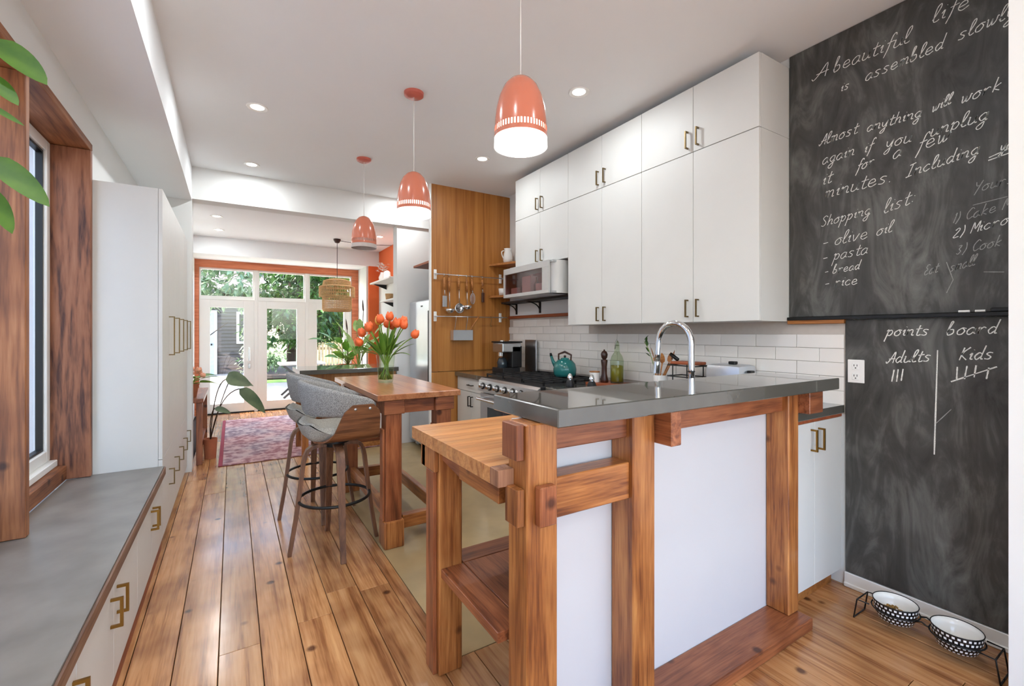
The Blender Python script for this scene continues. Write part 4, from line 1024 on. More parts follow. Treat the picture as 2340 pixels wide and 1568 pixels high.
def pendant(y, label, lit):
    x, zb = .98, 2.012
    t = thing('pendant_lamp', (x, y, CEIL), label, 'pendant lamp', 'coral bullet pendant lamps')
    c = (x, y, zb)
    obj('shade', lathe(B(), [(.1045, .075), (.1035, .10), (.098, .15), (.086, .20), (.068, .24), (.045, .266), (.02, .279), (.004, .282), (.004, .280), (.018, .277), (.043, .264), (.066, .238), (.084, .198), (.096, .15), (.1015, .10), (.1025, .075)], c, 44), 'coral', t, True)
    rb = B()
    for k in range(52):
        a = 2 * PI * k / 52; bmv = Matrix.Translation(Vector(c)) @ Matrix.Rotation(a, 4, 'Z')
        q = box(B(), .1028, .1050, -.0032, .0032, .052, .0752); q.transform(bmv)
        me = D.meshes.new('t'); q.to_mesh(me); q.free(); rb.from_mesh(me); D.meshes.remove(me)
    tag(obj('slot_ring', rb, 'coral', t), kind='stuff')
    obj('lower_rim', lathe(B(), [(.1055, .034), (.1060, .052), (.1030, .052), (.1030, .034), (.1055, .034)], c, 44), 'coral', t, 40)
    obj('diffuser', lathe(B(), [(.1065, .0), (.1055, .0335), (.1020, .0335), (.1015, .075), (.09, .10), (0, .10), (0, .097), (.088, .097), (.0995, .072), (.100, .033), (.1035, .0), (.1065, .0)], c, 44), 'lamp_on' if lit else 'lamp_off', t, 50)
    obj('cord', tube(B(), [(x, y, zb + .281), (x, y, CEIL - .02)], .0022, 6), 'white', t, True)
    obj('canopy', lathe(B(), [(0, -.028), (.048, -.026), (.060, -.018), (.062, 0), (0, 0)], (x, y, CEIL - .0005), 32), 'coral_off', t, 40)
    if lit:
        l = D.lights.new('pendant_bulb', 'POINT'); l.energy = PENDANT_W; l.color = (1, .94, .86); l.shadow_soft_size = .04
        lo = D.objects.new('pendant_bulb', l); COL.objects.link(lo); lo.parent = t; lo.location = (0, 0, zb + .045 - CEIL)
pendant(1.515, 'large looking lit coral pendant lamp nearest the camera', True)
pendant(2.764, 'lit coral pendant lamp hanging in the middle of the three', True)
pendant(4.045, 'unlit coral pendant lamp, farthest of the three', False)

# rattan pendant in the garden room
rp = thing('rattan_pendant', (1.31, 7.0, 2.65), 'two-tier woven rattan pendant in front of the garden doors', 'pendant lamp')
obj('canopy', lathe(B(), [(0, -.06), (.03, -.055), (.05, -.02), (.052, 0), (0, 0)], (1.31, 7.0, 2.6495), 20), 'darkwood', rp, True)
obj('cord', tube(B(), [(1.31, 7.0, 2.59), (1.31, 7.0, 2.06)], .004, 6), 'black', rp)
obj('swag_cord', tube(B(), bez((1.35, 7.0, 2.63), (1.7, 7.0, 2.60), (2.12, 7.0, 2.64), 12), .004, 6), 'black', rp)
def tier(prof, nrib, c):
    bm = B()
    for k in range(nrib):
        a = 2 * PI * k / nrib
        tube(bm, [(c[0] + r * math.cos(a), c[1] + r * math.sin(a), c[2] + z) for r, z in prof], .0042, 4)
    m_ = 12
    for i in range(m_ + 1):
        t = i / m_ * (len(prof) - 1); j = min(int(t), len(prof) - 2); f = t - j
        r = prof[j][0] * (1 - f) + prof[j + 1][0] * f; z = prof[j][1] * (1 - f) + prof[j + 1][1] * f
        tube(bm, [(c[0] + r * math.cos(s * PI / 18), c[1] + r * math.sin(s * PI / 18), c[2] + z) for s in range(36)], .004, 4, True)
    return bm
tag(obj('upper_shade', tier([(.10, .36), (.185, .33), (.20, .26), (.245, .245), (.245, .10)], 64, (1.31, 7.0, 1.70)), 'rattan', rp), kind='stuff')
tag(obj('lower_shade', tier([(.20, .10), (.20, -.08), (.19, -.11)], 56, (1.31, 7.0, 1.70)), 'rattan', rp), kind='stuff')

# ================================================================== THINGS ON THE COUNTERS
c0 = (.955, 3.30, .9105)
vs = thing('glass_vase', c0, 'clear glass vase of tulips on the tall table', 'vase')
obj('glass', lathe(B(), [(0, .0), (.050, .0), (.056, .02), (.060, .12), (.066, .20)], c0, 32), 'vase', vs, True)
obj('water', lathe(B(), [(0, .013), (.052, .023), (.056, .10), (0, .10)], c0, 28), 'water', vs, True)
tps = [(-.155, -.02, .335), (-.10, -.05, .37), (-.165, -.03, .27), (-.06, .03, .42), (-.02, -.06, .43), (.0, .05, .40), (.035, -.02, .45), (.06, .05, .41), (.09, -.04, .40), (.12, .02, .42), (.135, -.03, .39), (.205, -.02, .325), (-.13, .06, .38), (.03, .08, .385)]
right = Vector((.85, -.527, 0)); fwd = Vector((.527, .85, 0))
def bloom(bm, c, d, r, h):
    q = lathe(B(), [(.002, 0), (r * .7, h * .12), (r, h * .4), (r * .92, h * .7), (r * .55, h), (r * .40, h * .96), (.002, h * .62)], n=12)
    for v in q.verts:
        a = math.atan2(v.co.y, v.co.x)
        if v.co.z > h * .8: v.co.z += h * .12 * math.cos(3 * a)
        k = 1 + .10 * math.cos(3 * a); v.co.x *= k; v.co.y *= k
    q.transform(Matrix.Translation(c) @ d.to_track_quat('Z', 'Y').to_matrix().to_4x4())
    me = D.meshes.new('t'); q.to_mesh(me); q.free(); bm.from_mesh(me); D.meshes.remove(me)
ORD = ['leftmost', 'second from left', 'third from left', 'fourth from left', 'fifth from left', 'sixth from left', 'seventh from left', 'seventh from right', 'sixth from right', 'fifth from right', 'fourth from right', 'third from right', 'second from right', 'rightmost']
rank = sorted(range(len(tps)), key=lambda k: tps[k][0])
for i, (rx_, fy, hz) in enumerate(tps):
    top = Vector(c0) + right * rx_ + fwd * fy + Vector((0, 0, hz))
    ba = random.uniform(0, 6.28); bot = Vector(c0) + Vector((.025 * math.cos(ba), .025 * math.sin(ba), .02)) - right * rx_ * .12
    neck = Vector(c0) + right * rx_ * .26 + fwd * fy * .3 + Vector((0, 0, .20))
    yel = i in (3,)
    lab = 'orange tulip bloom, %s in the glass vase' % ORD[rank.index(i)]
    if i == 3: lab = 'yellow blossom among the orange tulips'
    if i == 11: lab = 'orange tulip leaning far out to the right of the vase'
    if i == 2: lab = 'orange tulip drooping lowest at the left of the vase'
    if i == 6: lab = 'tallest orange tulip at the centre of the bouquet'
    t = thing('tulip', bot, lab, 'flower', 'tulips in the glass vase')
    pts = [bot + (neck - bot) * k / 5 for k in range(5)] + bez(neck, neck * .45 + top * .55 + Vector((0, 0, .03)), top, 7)
    obj('stem', tube(B(), pts, .0042, 6), 'stem', t, True)
    d = (top - neck).normalized(); d = (d + Vector((0, 0, .5))).normalized()
    bm = B(); bloom(bm, top - d * .004, d, .030 if not yel else .026, .064)
    obj('blossom', bm, 'tulip_y' if yel else 'tulip', t, True)
    for s in range(2):
        lb = bot + (neck - bot) * .95; ld = (top - neck).normalized() + right * random.uniform(-.5, .5) + fwd * random.uniform(-.4, .4)
        obj('leaf', leaf(B(), lb, ld, random.uniform(.16, .24), .055, random.uniform(.1, .5), .3, 8), 'tleaf', t, True)

# coffee machine
cm = thing('espresso_machine', (2.36, 3.93, CZ), 'black and chrome coffee machine beside the wood panel', 'coffee machine')
obj('base', bx(2.27, 2.47, 3.83, 4.05, CZ + .001, CZ + .05, bev=.006), 'iron', cm)
obj('body', bx(2.38, 2.50, 3.84, 4.04, CZ + .051, CZ + .27, bev=.01), 'iron', cm)
obj('head', bx(2.27, 2.49, 3.84, 4.04, CZ + .205, CZ + .30, bev=.01), 'steel', cm)
obj('top_plate', bx(2.26, 2.50, 3.83, 4.05, CZ + .301, CZ + .315, bev=.003), 'black', cm)
obj('group_head', lathe(B(), [(0, 0), (.03, 0), (.03, .04), (0, .04)], (2.31, 3.94, CZ + .165), 18), 'chrome', cm, 40)
obj('carafe', lathe(B(), [(0, 0), (.05, 0), (.055, .05), (.04, .09), (.03, .10), (0, .10)], (2.325, 3.94, CZ + .051), 20), 'darkglass', cm, 40)
obj('dial', lathe(B(), [(0, .01), (.02, .01), (.022, 0)], (2.30, 3.90, CZ + .3155), 18), 'chrome', cm, 40)
tag(obj('splash_screen', box(B(), 2.52, 2.526, 3.58, 3.86, CZ + .0, CZ + .34), 'fridge') if False else obj('cutting_board', bx(XR - .055, XR - .040, 3.70, 3.90, CZ + .001, CZ + .33, bev=.003), 'steel'), 'steel tray leaning upright against the tiles behind the coffee machine', 'tray')
# kettle (on the range)
kt = thing('kettle', (2.40, 3.02, .904), 'teal enamel kettle on the back of the range', 'kettle')
kc = (2.40, 3.02, .904)
obj('body', lathe(B(), [(0, 0), (.088, 0), (.096, .02), (.098, .06), (.088, .105), (.062, .135), (.035, .145), (0, .145)], kc, 32), 'teal', kt, True)
obj('lid', lathe(B(), [(.036, .144), (.034, .152), (.0, .158)], kc, 24), 'teal', kt, True)
obj('lid_knob', lathe(B(), [(0, .157), (.008, .158), (.012, .172), (0, .178)], kc, 14), 'darkwood', kt, True)
K = Vector(kc)
obj('spout', tube(B(), [K + Vector((-.03, .085, .08)), K + Vector((-.035, .12, .12)), K + Vector((-.04, .14, .165))], [.022, .015, .011], 10), 'teal', kt, True)
obj('handle', tube(B(), [K + Vector((.02, -.055, .13)), K + Vector((.02, -.06, .18)), K + Vector((.0, .0, .205)), K + Vector((-.02, .06, .185)), K + Vector((-.02, .06, .13))], [.006, .008, .010, .008, .006], 8), 'darkwood', kt, True)
obj('whistle', tube(B(), [K + Vector((-.04, .14, .165)), K + Vector((-.042, .147, .19))], [.013, .009], 10), 'black', kt, True)
# board with mill, oil bottle, jar
tag(obj('serving_board', prism(B(), [(2.345, 2.42), (2.59, 2.42), (2.59, 2.692), (2.345, 2.692)], 'z', CZ + .001, CZ + .018), 'darkstrip'), 'dark wood board under the pepper mill and oil bottle', 'board')
pm = thing('pepper_mill', (2.44, 2.585, CZ + .019), 'tall dark wooden pepper mill beside the oil bottle', 'pepper mill')
pc_ = (2.44, 2.585, CZ + .019)
obj('body', lathe(B(), [(0, 0), (.030, 0), (.031, .02), (.022, .06), (.020, .12), (.026, .165), (.024, .175), (0, .175)], pc_, 22), 'darkwood', pm, True)
obj('head', lathe(B(), [(.012, .176), (.022, .19), (.027, .215), (.020, .235), (.006, .245), (.006, .252), (0, .254)], pc_, 22), 'darkwood', pm, True)
ob = thing('oil_bottle', (2.50, 2.515, CZ + .019), 'tall glass bottle half full of olive oil', 'bottle')
oc = (2.49, 2.50, CZ + .019)
obj('glass', lathe(B(), [(0, 0), (.048, 0), (.050, .01), (.050, .17), (.040, .205), (.020, .235), (.018, .285), (.022, .29)], oc, 28), 'greenglass', ob, True)
obj('oil', lathe(B(), [(0, .008), (.0465, .013), (.0465, .135), (0, .135)], oc, 24), 'oil', ob, True)
obj('stopper', lathe(B(), [(0, .285), (.014, .285), (.016, .30), (.010, .32), (0, .325)], oc, 16), 'greenglass', ob, True)
obj('wire_clip', tube(B(), [(oc[0] - .02, oc[1], oc[2] + .26), (oc[0] - .028, oc[1] - .012, oc[2] + .30), (oc[0] - .02, oc[1] - .02, oc[2] + .335)], .0025, 6), 'steel', ob, True)
jr = thing('candle_jar', (2.40, 2.650, CZ + .019), 'small white jar with a wooden lid left of the pepper mill', 'jar')
obj('body', lathe(B(), [(0, .0), (.038, .0), (.040, .01), (.040, .075), (0, .075)], (2.40, 2.650, CZ + .019), 22), 'ceramic', jr, 40)
obj('lid', lathe(B(), [(0, .0), (.041, .0), (.041, .008), (0, .008)], (2.40, 2.650, CZ + .0945), 22), 'shelfwood', jr, 40)
# utensil cup, plate rack, saucepan, sprig
uc = thing('utensil_cup', (2.42, 2.03, CZ), 'white cup of wooden utensils behind the faucet', 'cup')
ux, uy = 2.42, 2.03
obj('cup', lathe(B(), [(0, 0), (.045, 0), (.048, .12), (.044, .12), (.041, .006), (0, .006)], (ux, uy, CZ + .001), 24), 'ceramic', uc, 40)
for k in range(5):
    a = k * 1.25; dx, dy = .06 * math.cos(a), .06 * math.sin(a)
    t = thing('wooden_spatula', (ux, uy, CZ + .01), ['wooden utensil leaning right in the white cup', 'wooden utensil standing at the back of the white cup', 'wooden utensil leaning left at the back of the white cup', 'wooden utensil leaning left at the front of the white cup', 'wooden utensil leaning to the front right of the white cup'][k], 'utensil', 'wooden utensils in the cup')
    tp = (ux + dx * 1.0, uy + dy * 1.0 - .02, CZ + .20 + .018 * (k % 3))
    obj('handle', tube(B(), [(ux - dx * .2, uy - dy * .2, CZ + .012), (ux + dx * .5, uy + dy * .5, CZ + .12), tp], .005, 6), 'shelfwood', t, True)
    obj('blade', leaf(B(), tp, (dx, dy, .22), .075, .045, 0, .1, 6), 'shelfwood', t, True)
sg = thing('herb_sprig', (2.42, 2.05, CZ + .01), 'thin green sprig rising above the utensil cup', 'plant')
bm = B(); sp = bez((2.41, 2.04, CZ + .012), (2.41, 2.08, CZ + .25), (2.40, 2.15, CZ + .34), 9); tube(bm, sp, .0025, 5)
obj('stem', bm, 'stem', sg, True)
for k, (a, h_) in enumerate(((-.05, .24), (.03, .27), (.05, .31), (-.02, .33), (.06, .35))):
    obj('leaf', leaf(B(), (2.40, 2.10 + .012 * k, CZ + h_), (a, .5 - .2 * k, .4), .05, .022, .1, .2, 5), 'treeB', sg, True)
rk = thing('plate_rack', (2.46, 1.83, .872), 'black wire rack between the utensil cup and the saucepan', 'rack')
bm = B()
for y in (1.78, 1.90): 
    for x in (2.38, 2.52): tube(bm, [(x, y, CZ + .002), (x, y, CZ + .20)], .004, 6)
for z in (CZ + .125, CZ + .195):
    tube(bm, [(2.38, 1.74, z), (2.52, 1.74, z), (2.52, 1.94, z), (2.38, 1.94, z)], .004, 6, True)
obj('wires', bm, 'black', rk)
tag(obj('rack_board', bx(2.39, 2.51, 1.75, 1.93, CZ + .201, CZ + .219, bev=.004), 'darkstrip'), 'small wood board lying on the black wire rack', 'board')
rp_ = tag(obj('rolling_grip', tube(B(), [(2.43, 1.90, CZ + .2275), (2.43, 1.955, CZ + .262)], .012, 10), 'black', None, True), 'short black handle resting on the wire rack', 'handle')
pn2 = thing('toaster', (2.52, 1.60, .909), 'grey rounded toaster behind the faucet', 'toaster')
obj('body', bx(2.42, 2.60, 1.48, 1.70, .915, 1.085, bev=.03), 'fridge', pn2, 40)
obj('lever', bx(2.49, 2.53, 1.455, 1.479, 1.04, 1.055, bev=.003), 'black', pn2); obj('knob', bx(2.50, 2.535, 1.56, 1.60, 1.0855, 1.102, bev=.003), 'black', pn2)
obj('foot', bx(2.43, 2.59, 1.49, 1.69, .9085, .9149), 'black', pn2)
tag(obj('power_cord', tube(B(), [(2.55, 1.475, .93), (2.56, 1.44, .955), (2.56, 1.41, .962), (2.57, 1.37, .925), (2.57, 1.34, .913)], .004, 6), 'black', None, True), 'short black cord beside the grey toaster', 'cord')
# faucet
fc = thing('faucet', (1.89, 1.40, .908), 'tall chrome gooseneck faucet behind the breakfast bar', 'faucet')
pts = [(1.89, 1.40, .935), (1.89, 1.40, 1.10), (1.89, 1.40, 1.20)] + [(1.89, 1.50 - .10 * math.cos(t * PI / 12), 1.215 + .105 * math.sin(t * PI / 12)) for t in range(13)] + [(1.89, 1.604, 1.16), (1.89, 1.608, 1.12)]
obj('spout', tube(B(), pts, .0155, 16), 'chrome', fc, True)
obj('spray_head', tube(B(), [(1.89, 1.608, 1.12), (1.89, 1.613, 1.06)], [.017, .020], 16), 'chrome', fc, 40)
obj('ring', lathe(B(), [(.0155, -.003), (.0165, -.003), (.0165, .003), (.0155, .003)], (1.89, 1.40, 1.083), 20), 'black', fc)
obj('base', lathe(B(), [(0, 0), (.028, 0), (.026, .012), (.018, .03), (0, .03)], (1.89, 1.40, .9085), 22), 'chrome', fc, True)
obj('lever', tube(B(), [(1.905, 1.40, .98), (1.95, 1.39, 1.0), (1.98, 1.385, 1.02)], [.008, .006, .006], 8), 'chrome', fc, True)
# two small grinders near the range
for k, (x, y) in enumerate(((2.13, 2.62), (2.20, 2.46))):
    g = thing('grinder', (x, y, CZ), ['squat black grinder with chrome cap nearer the range', 'squat black grinder with chrome cap nearer the oil bottle'][k], 'grinder', 'chrome capped grinders')
    obj('base', lathe(B(), [(0, 0), (.032, 0), (.034, .02), (.022, .05), (0, .05)], (x, y, CZ + .001), 20), 'iron', g, 40)
    obj('cap', lathe(B(), [(.018, .051), (.020, .07), (.012, .095), (0, .10)], (x, y, CZ + .001), 20), 'chrome', g, True)

# ------------------------------------------------------------------ pet feeder
fd_ = thing('pet_feeder', (2.40, .68, 0), 'black wire stand holding two pet bowls', 'pet stand')
bm = B()
bc = [(2.405, .775), (2.395, .580)]
for (x, y) in bc:
    tube(bm, [(x + .080 * math.cos(t * PI / 14), y + .080 * math.sin(t * PI / 14), .090) for t in range(28)], .003, 6, True)
for x, y in ((2.355, .895), (2.465, .895), (2.345, .465), (2.455, .465)):
    yi = .85 if y > .7 else .51
    tube(bm, [(x, yi, .090), (x, y, .088), (x, y + (.012 if y > .7 else -.012), .004)], .003, 6)
for y in (.907, .453): tube(bm, [(2.345 if y < .7 else 2.355, y, .004), (2.455 if y < .7 else 2.465, y, .004)], .003, 6); tube(bm, [(2.345 if y < .7 else 2.355, y - (.012 if y > .7 else -.012), .088), (2.455 if y < .7 else 2.465, y - (.012 if y > .7 else -.012), .088)], .003, 6)
for x in (2.375, 2.43): tube(bm, [(x, .70, .09), (x, .68, .098), (x, .665, .09), (x, .655, .09)], .003, 6)
obj('frame', bm, 'black', fd_, True)
for k, (x, y) in enumerate(bc):
    b_ = thing('pet_bowl', (x, y, .05), ['pet bowl with dry food and black-white weave pattern', 'empty pet bowl with black-white weave pattern'][k], 'bowl', 'patterned pet bowls')
    obj('outside', lathe(B(), [(.046, .046), (.060, .052), (.070, .075), (.075, .10), (.0765, .122)], (x, y, 0), 40, True, uv=True), 'checks', b_, True)
    obj('inside', lathe(B(), [(.0760, .1223), (.0735, .1225), (.069, .10), (.062, .075), (.05, .062), (0, .060)], (x, y, 0), 40), 'ceramic', b_, True)
    obj('rim', tube(B(), [(x + .0762 * math.cos(t * PI / 20), y + .0762 * math.sin(t * PI / 20), .1235) for t in range(40)], .0018, 6, True), 'black', b_, True)
bm = B()
for k in range(150):
    a = random.uniform(0, 6.28); r = .045 * math.sqrt(random.random()); zz = .066 + .034 * (1 - (r / .05) ** 2) * random.random()
    q = bmesh.ops.create_icosphere(bm, subdivisions=1, radius=random.uniform(.004, .006)); bmesh.ops.translate(bm, verts=q['verts'], vec=(2.405 + r * math.cos(a), .785 + r * math.sin(a), zz))
tag(obj('kibble', bm, 'kibble', None, True), 'pile of dry pet food in the bowl nearer the cabinet', 'pet food', kind='stuff')

# ================================================================== GARDEN ROOM THINGS
isl = thing('island', (1.1, 5.2, 0), 'concrete-topped island with white cabinet in the opening', 'island')
tag(isl, None)
obj('body', bx(.86, 1.58, 5.00, 5.06 + .0, .0, .0), 'cab', isl) if False else None
obj('cabinet', bx(.80, 1.58, 5.09, 5.55, .10, .845), 'cab', isl); obj('toe_kick', bx(.80, 1.58, 5.10, 5.55, .0105, .099), 'shelfwood', isl)
obj('top', bx(.572, 1.58, 4.95, 5.60, .846, .892, bev=.003), 'concrete', isl)
obj('front_panel', bx(.62, 1.58, 5.06, 5.089, .60, .845), 'ply', isl)
for k in range(2): obj('leg', bx(.60, .66, 5.0 + k * .5, 5.06 + k * .5, .0105, .845), 'fir_z', isl)
rgd = thing('area_rug', (.6, 6.3, 0), 'faded rose and blue patterned rug in the garden room', 'rug')
obj('pile', bx(-.08, 1.45, 5.09, 7.70, .002, .010, bev=.002), 'rug', rgd)
obj('binding', bx(-.115, -.081, 5.09, 7.70, .002, .009), 'rugedge', rgd)
# wooden table with plants at the left
tbl = thing('plant_table', (-.34, 5.55, 0), 'wooden plant table at the left of the garden room', 'table')
obj('top', bx(-.47, -.235, 5.24, 6.3, .60, .64, bev=.006), 'cedar_y', tbl)
for x, y in ((-.465, 5.26), (-.295, 5.26), (-.465, 6.22), (-.295, 6.22)): obj('leg', bx(x, x + .05, y, y + .05, 0, .599, bev=.003), 'cedar_z', tbl)
obj('stretcher', bx(-.29, -.26, 5.312, 6.218, .15, .19), 'cedar_y', tbl)
def potted(name, c, r, h, label, cat, leaves, matp, matl, group=None):
    t = thing(name, c, label, cat, group)
    obj('pot', lathe(B(), [(0, 0), (r * .72, 0), (r, h), (r * 1.08, h), (r * 1.08, h * 1.08), (r * .92, h * 1.08), (r * .9, h * .9), (0, h * .9)], c, 24), matp, t, 40)
    for (d, ln, wd, dr, tw, st) in leaves:
        base = Vector(c) + Vector((0, 0, h * .9)); sd = Vector(d).normalized(); e = base + sd * st
        obj('stalk', tube(B(), bez(base, base + Vector((sd.x * .3, sd.y * .3, sd.z + .2)) * st * .6, e, 7), .005, 5), 'stem', t, True)
        obj('leaf', leaf(B(), e, (sd.x, sd.y, sd.z * .5), ln, wd, dr, .15, 8, twist=tw), matl, t, True)
    return t
potted('potted_plant', (-.35, 5.42, .641), .07, .12, 'leafy plant with peach flowers on the plant table', 'plant', [((1, -.2, .8), .20, .10, .3, 0, .10), ((.9, .5, .9), .18, .09, .4, .3, .12), ((.3, -.8, 1), .18, .10, .4, 0, .1), ((.9, -.6, .4), .22, .11, .3, -.4, .10), ((-.3, .4, 1), .16, .08, .3, 0, .14)], 'terracotta', 'leafA')
pk = thing('peach_flower', (-.30, 5.40, .80), 'cluster of peach blossoms at the left edge of the garden room', 'flower')
for k in range(6):
    a = k * 1.05; bm = B(); bloom(bm, Vector((-.31 + .05 * math.cos(a), 5.40 + .05 * math.sin(a), .83 + .03 * (k % 3))), Vector((math.cos(a) * .5, math.sin(a) * .5, 1)).normalized(), .028, .045); obj('blossom', bm, 'pink', pk, True)
obj('stem', tube(B(), [(-.34, 5.42, .70), (-.31, 5.40, .84)], .005, 6), 'stem', pk)
sp_ = thing('strap_leaf_plant', (-.26, 5.36, .0), 'grey-green plant with long drooping leaves reaching past the door', 'plant')
obj('pot', lathe(B(), [(0, 0), (.05, 0), (.062, .20), (.055, .20), (.05, .18), (0, .18)], (-.19, 5.50, 0.001), 24), 'terracotta', sp_, 40)
for p0, p1, p2, ld, ln, wd, dr in (((-.19, 5.5, .18), (-.16, 5.45, .75), (-.06, 5.40, .80), (1, -.1, .05), .22, .15, .55), ((-.19, 5.5, .18), (-.12, 5.45, .66), (.06, 5.38, .70), (.8, -.1, -.7), .30, .10, .35), ((-.19, 5.5, .18), (-.2, 5.45, .45), (-.15, 5.38, .52), (1, -.2, -.3), .14, .05, .2), ((-.19, 5.5, .18), (-.1, 5.55, .6), (-.02, 5.6, .78), (.8, .3, 0), .22, .12, .6)):
    obj('stalk', tube(B(), bez(p0, p1, p2, 10), .005, 6), 'bark', sp_, True); obj('leaf', leaf(B(), p2, ld, ln, wd * 1.7, dr, .2, 9, up=(-.1, -.65, .75)), 'leafB', sp_, True)
# leafy plants by the right door
lv = []
for k in range(20):
    a = random.uniform(0, 6.28); lv.append(((math.cos(a), math.sin(a), random.uniform(.8, 2.2)), random.uniform(.22, .34), random.uniform(.12, .18), random.uniform(.2, .6), random.uniform(-.5, .5), random.uniform(.15, .55)))
potted('leafy_floor_plant', (1.62, 7.75, .45), .16, .28, 'big leafy green plant on a stand before the right garden door', 'plant', lv, 'terracotta', 'leafA')
tag(obj('plant_stand', box(box(B(), 1.45, 1.79, 7.58, 7.92, .42, .449, bev=.004), 1.58, 1.66, 7.71, 7.79, 0, .42), 'fir_x'), 'wooden stand under the big leafy plant', 'stand')
lv = []
for k in range(14):
    a = random.uniform(0, 6.28); lv.append(((math.cos(a) * .6, math.sin(a) * .6, random.uniform(1.0, 2.6)), random.uniform(.25, .42), random.uniform(.10, .15), random.uniform(.1, .4), 0, random.uniform(.25, .7)))
potted('pale_floor_plant', (1.70, 7.35, .40), .14, .26, 'tall pale green plant right of the leafy plant', 'plant', lv, 'ceramic', leafmat('house_leaf_pale', (120, 160, 84), (178, 204, 140), .4))
tag(obj('plant_stool', box(box(B(), 1.56, 1.84, 7.21, 7.49, .37, .399, bev=.004), 1.66, 1.74, 7.31, 7.39, 0, .37), 'fir_x'), 'wooden stool under the tall pale plant', 'stool')
for k, (x, y) in enumerate(((1.52, 7.62), (1.60, 7.66), (1.74, 7.30))):
    t = thing('dark_spike', (x, y, .70), ['dark flower spike at the left of the leafy plant', 'taller dark flower spike beside the leafy plant', 'thin dark spike curving up from the pale plant'][k], 'plant spike')
    h_ = (1.40, 1.50, 1.80)[k]
    obj('stalk', tube(B(), bez((x, y, .72), (x, y, 1.1), (x - .04 + .03 * k, y, h_ - .18), 8), .005, 6), 'bark', t, True)
    obj('spike', tube(B(), bez((x - .04 + .03 * k, y, h_ - .18), (x - .05 + .03 * k, y, h_ - .1), (x - .07 + .04 * k, y, h_), 6), [.009, .012, .013, .011, .008, .002], 8), 'darkwood', t, True)
# shelves in the garden room
for z, y0, y1, x0, lab in ((2.075, 6.35, 7.42, 1.89, 'upper white shelf on the garden room wall'), (1.765, 6.3, 7.0, 1.93, 'lower white shelf on the garden room wall')):
    s_ = thing('wall_shelf', (2.13, (y0 + y1) / 2, z), lab, 'shelf')
    obj('board', bx(x0, 2.129, y0, y1, z - .025, z, bev=.003), 'trimwhite', s_)
    obj('bracket', prism(B(), [(2.128, z - .026), (2.128, z - .10), (x0 + .03, z - .026)], 'y', y1 - .12, y1 - .10), 'iron', s_)
df = thing('dried_flowers', (2.02, 7.15, 2.076), 'vase of pale dried flowers on the upper shelf', 'flowers')
obj('vase', lathe(B(), [(0, 0), (.05, 0), (.06, .07), (.03, .14), (.035, .15), (0, .15)], (2.02, 7.15, 2.076), 20), 'ceramic', df, True)
bm = B()
for k in range(60):
    a = random.uniform(0, 6.28); r = random.uniform(0, .11); leaf(bm, (2.02 + r * math.cos(a) * .6, 7.15 + r * math.sin(a), 2.24 + random.uniform(-.02, .12)), (math.cos(a), math.sin(a), random.uniform(-.2, 1)), .06, .035, .2, .2, 4)
tag(obj('blooms', bm, 'ceramic', df), kind='stuff')
tag(obj('storage_jar', lathe(B(), [(0, 0), (.05, 0), (.055, .06), (.05, .13), (.02, .15), (0, .155)], (2.02, 6.90, 2.076), 20), 'ceramic', None, True), 'white jar beside the dried flowers on the upper shelf', 'jar')
tag(obj('small_planter', lathe(B(), [(0, 0), (.05, 0), (.062, .10), (.05, .10), (0, .08)], (2.03, 6.82, 1.766), 20), 'rattan', None, True), 'small woven planter on the lower shelf', 'planter')

# ================================================================== HANGING POTHOS (left edge)
po = thing('hanging_pothos', (-.50, 1.45, 2.485), 'hanging pothos plant with green leaves at the left edge', 'plant')
obj('pot', lathe(B(), [(0, 0), (.07, 0), (.10, .14), (.09, .14), (0, .12)], (-.52, 1.42, 2.12), 24), 'ceramic', po, 40)
hg = B()
for k in range(3): tube(hg, [(-.52 + .095 * math.cos(k * 2.1), 1.42 + .095 * math.sin(k * 2.1), 2.255), (-.52, 1.42, 2.484)], .002, 5)
obj('hanger', hg, 'white', po)
obj('vine', tube(B(), [(-.52, 1.42, 2.24), (-.49, 1.40, 2.27), (-.47, 1.46, 2.2), (-.475, 1.49, 1.95), (-.48, 1.49, 1.7), (-.475, 1.49, 1.5)], .004, 6), 'stem', po, True)
for b0, tipv, wd, tw in (((-.462, 1.5, 1.945), (-.376, 1.50, 1.862), .085, .5), ((-.472, 1.5, 1.86), (-.424, 1.50, 1.80), .05, .4), ((-.468, 1.5, 1.675), (-.372, 1.5, 1.572), .075, .5), ((-.472, 1.5, 1.60), (-.434, 1.5, 1.50), .05, .6), ((-.474, 1.49, 1.79), (-.414, 1.50, 1.755), .02, .2)):
    b0, tipv = Vector(b0), Vector(tipv); d = tipv - b0
    obj('leaf', leaf(B(), b0, d, d.length, wd, 0.0, .12, 10, up=(.45, -.85, .3)), 'leafP', po, True)

# ================================================================== GARDEN
struct('ground', bx(-14, 20, 8.5, 34, -.30, -.20), 'lawn', 'green lawn of the back garden')
struct('ground_patio', bx(-3, 3.2, 8.47, 14.2, -.20, -.12), 'patio', 'pale stone patio behind the doors')
struct('ground_walk', bx(-3, .6, 14.2, 18.2, -.20, -.13), 'patio', 'pale paved walk to the grey shed')
struct('ground_bed', bx(.7, 9, 16.0, 22, -.20, -.15), 'soil', 'dark planting bed under the trees')
sd = thing('garden_shed', (-.6, 18.5, -.2), 'grey clapboard garden shed with white door', 'shed')
obj('wall', bx(-4.2, .75, 18.3, 21, -.2, 2.7), 'siding', sd)
sb = B()
for k in range(24): prism(sb, [(18.298, -.18 + k * .12), (18.262, -.18 + k * .12), (18.292, -.062 + k * .12), (18.298, -.062 + k * .12)], 'x', -4.2, .75)
tag(obj('siding_boards', sb, 'siding', sd), kind='stuff')
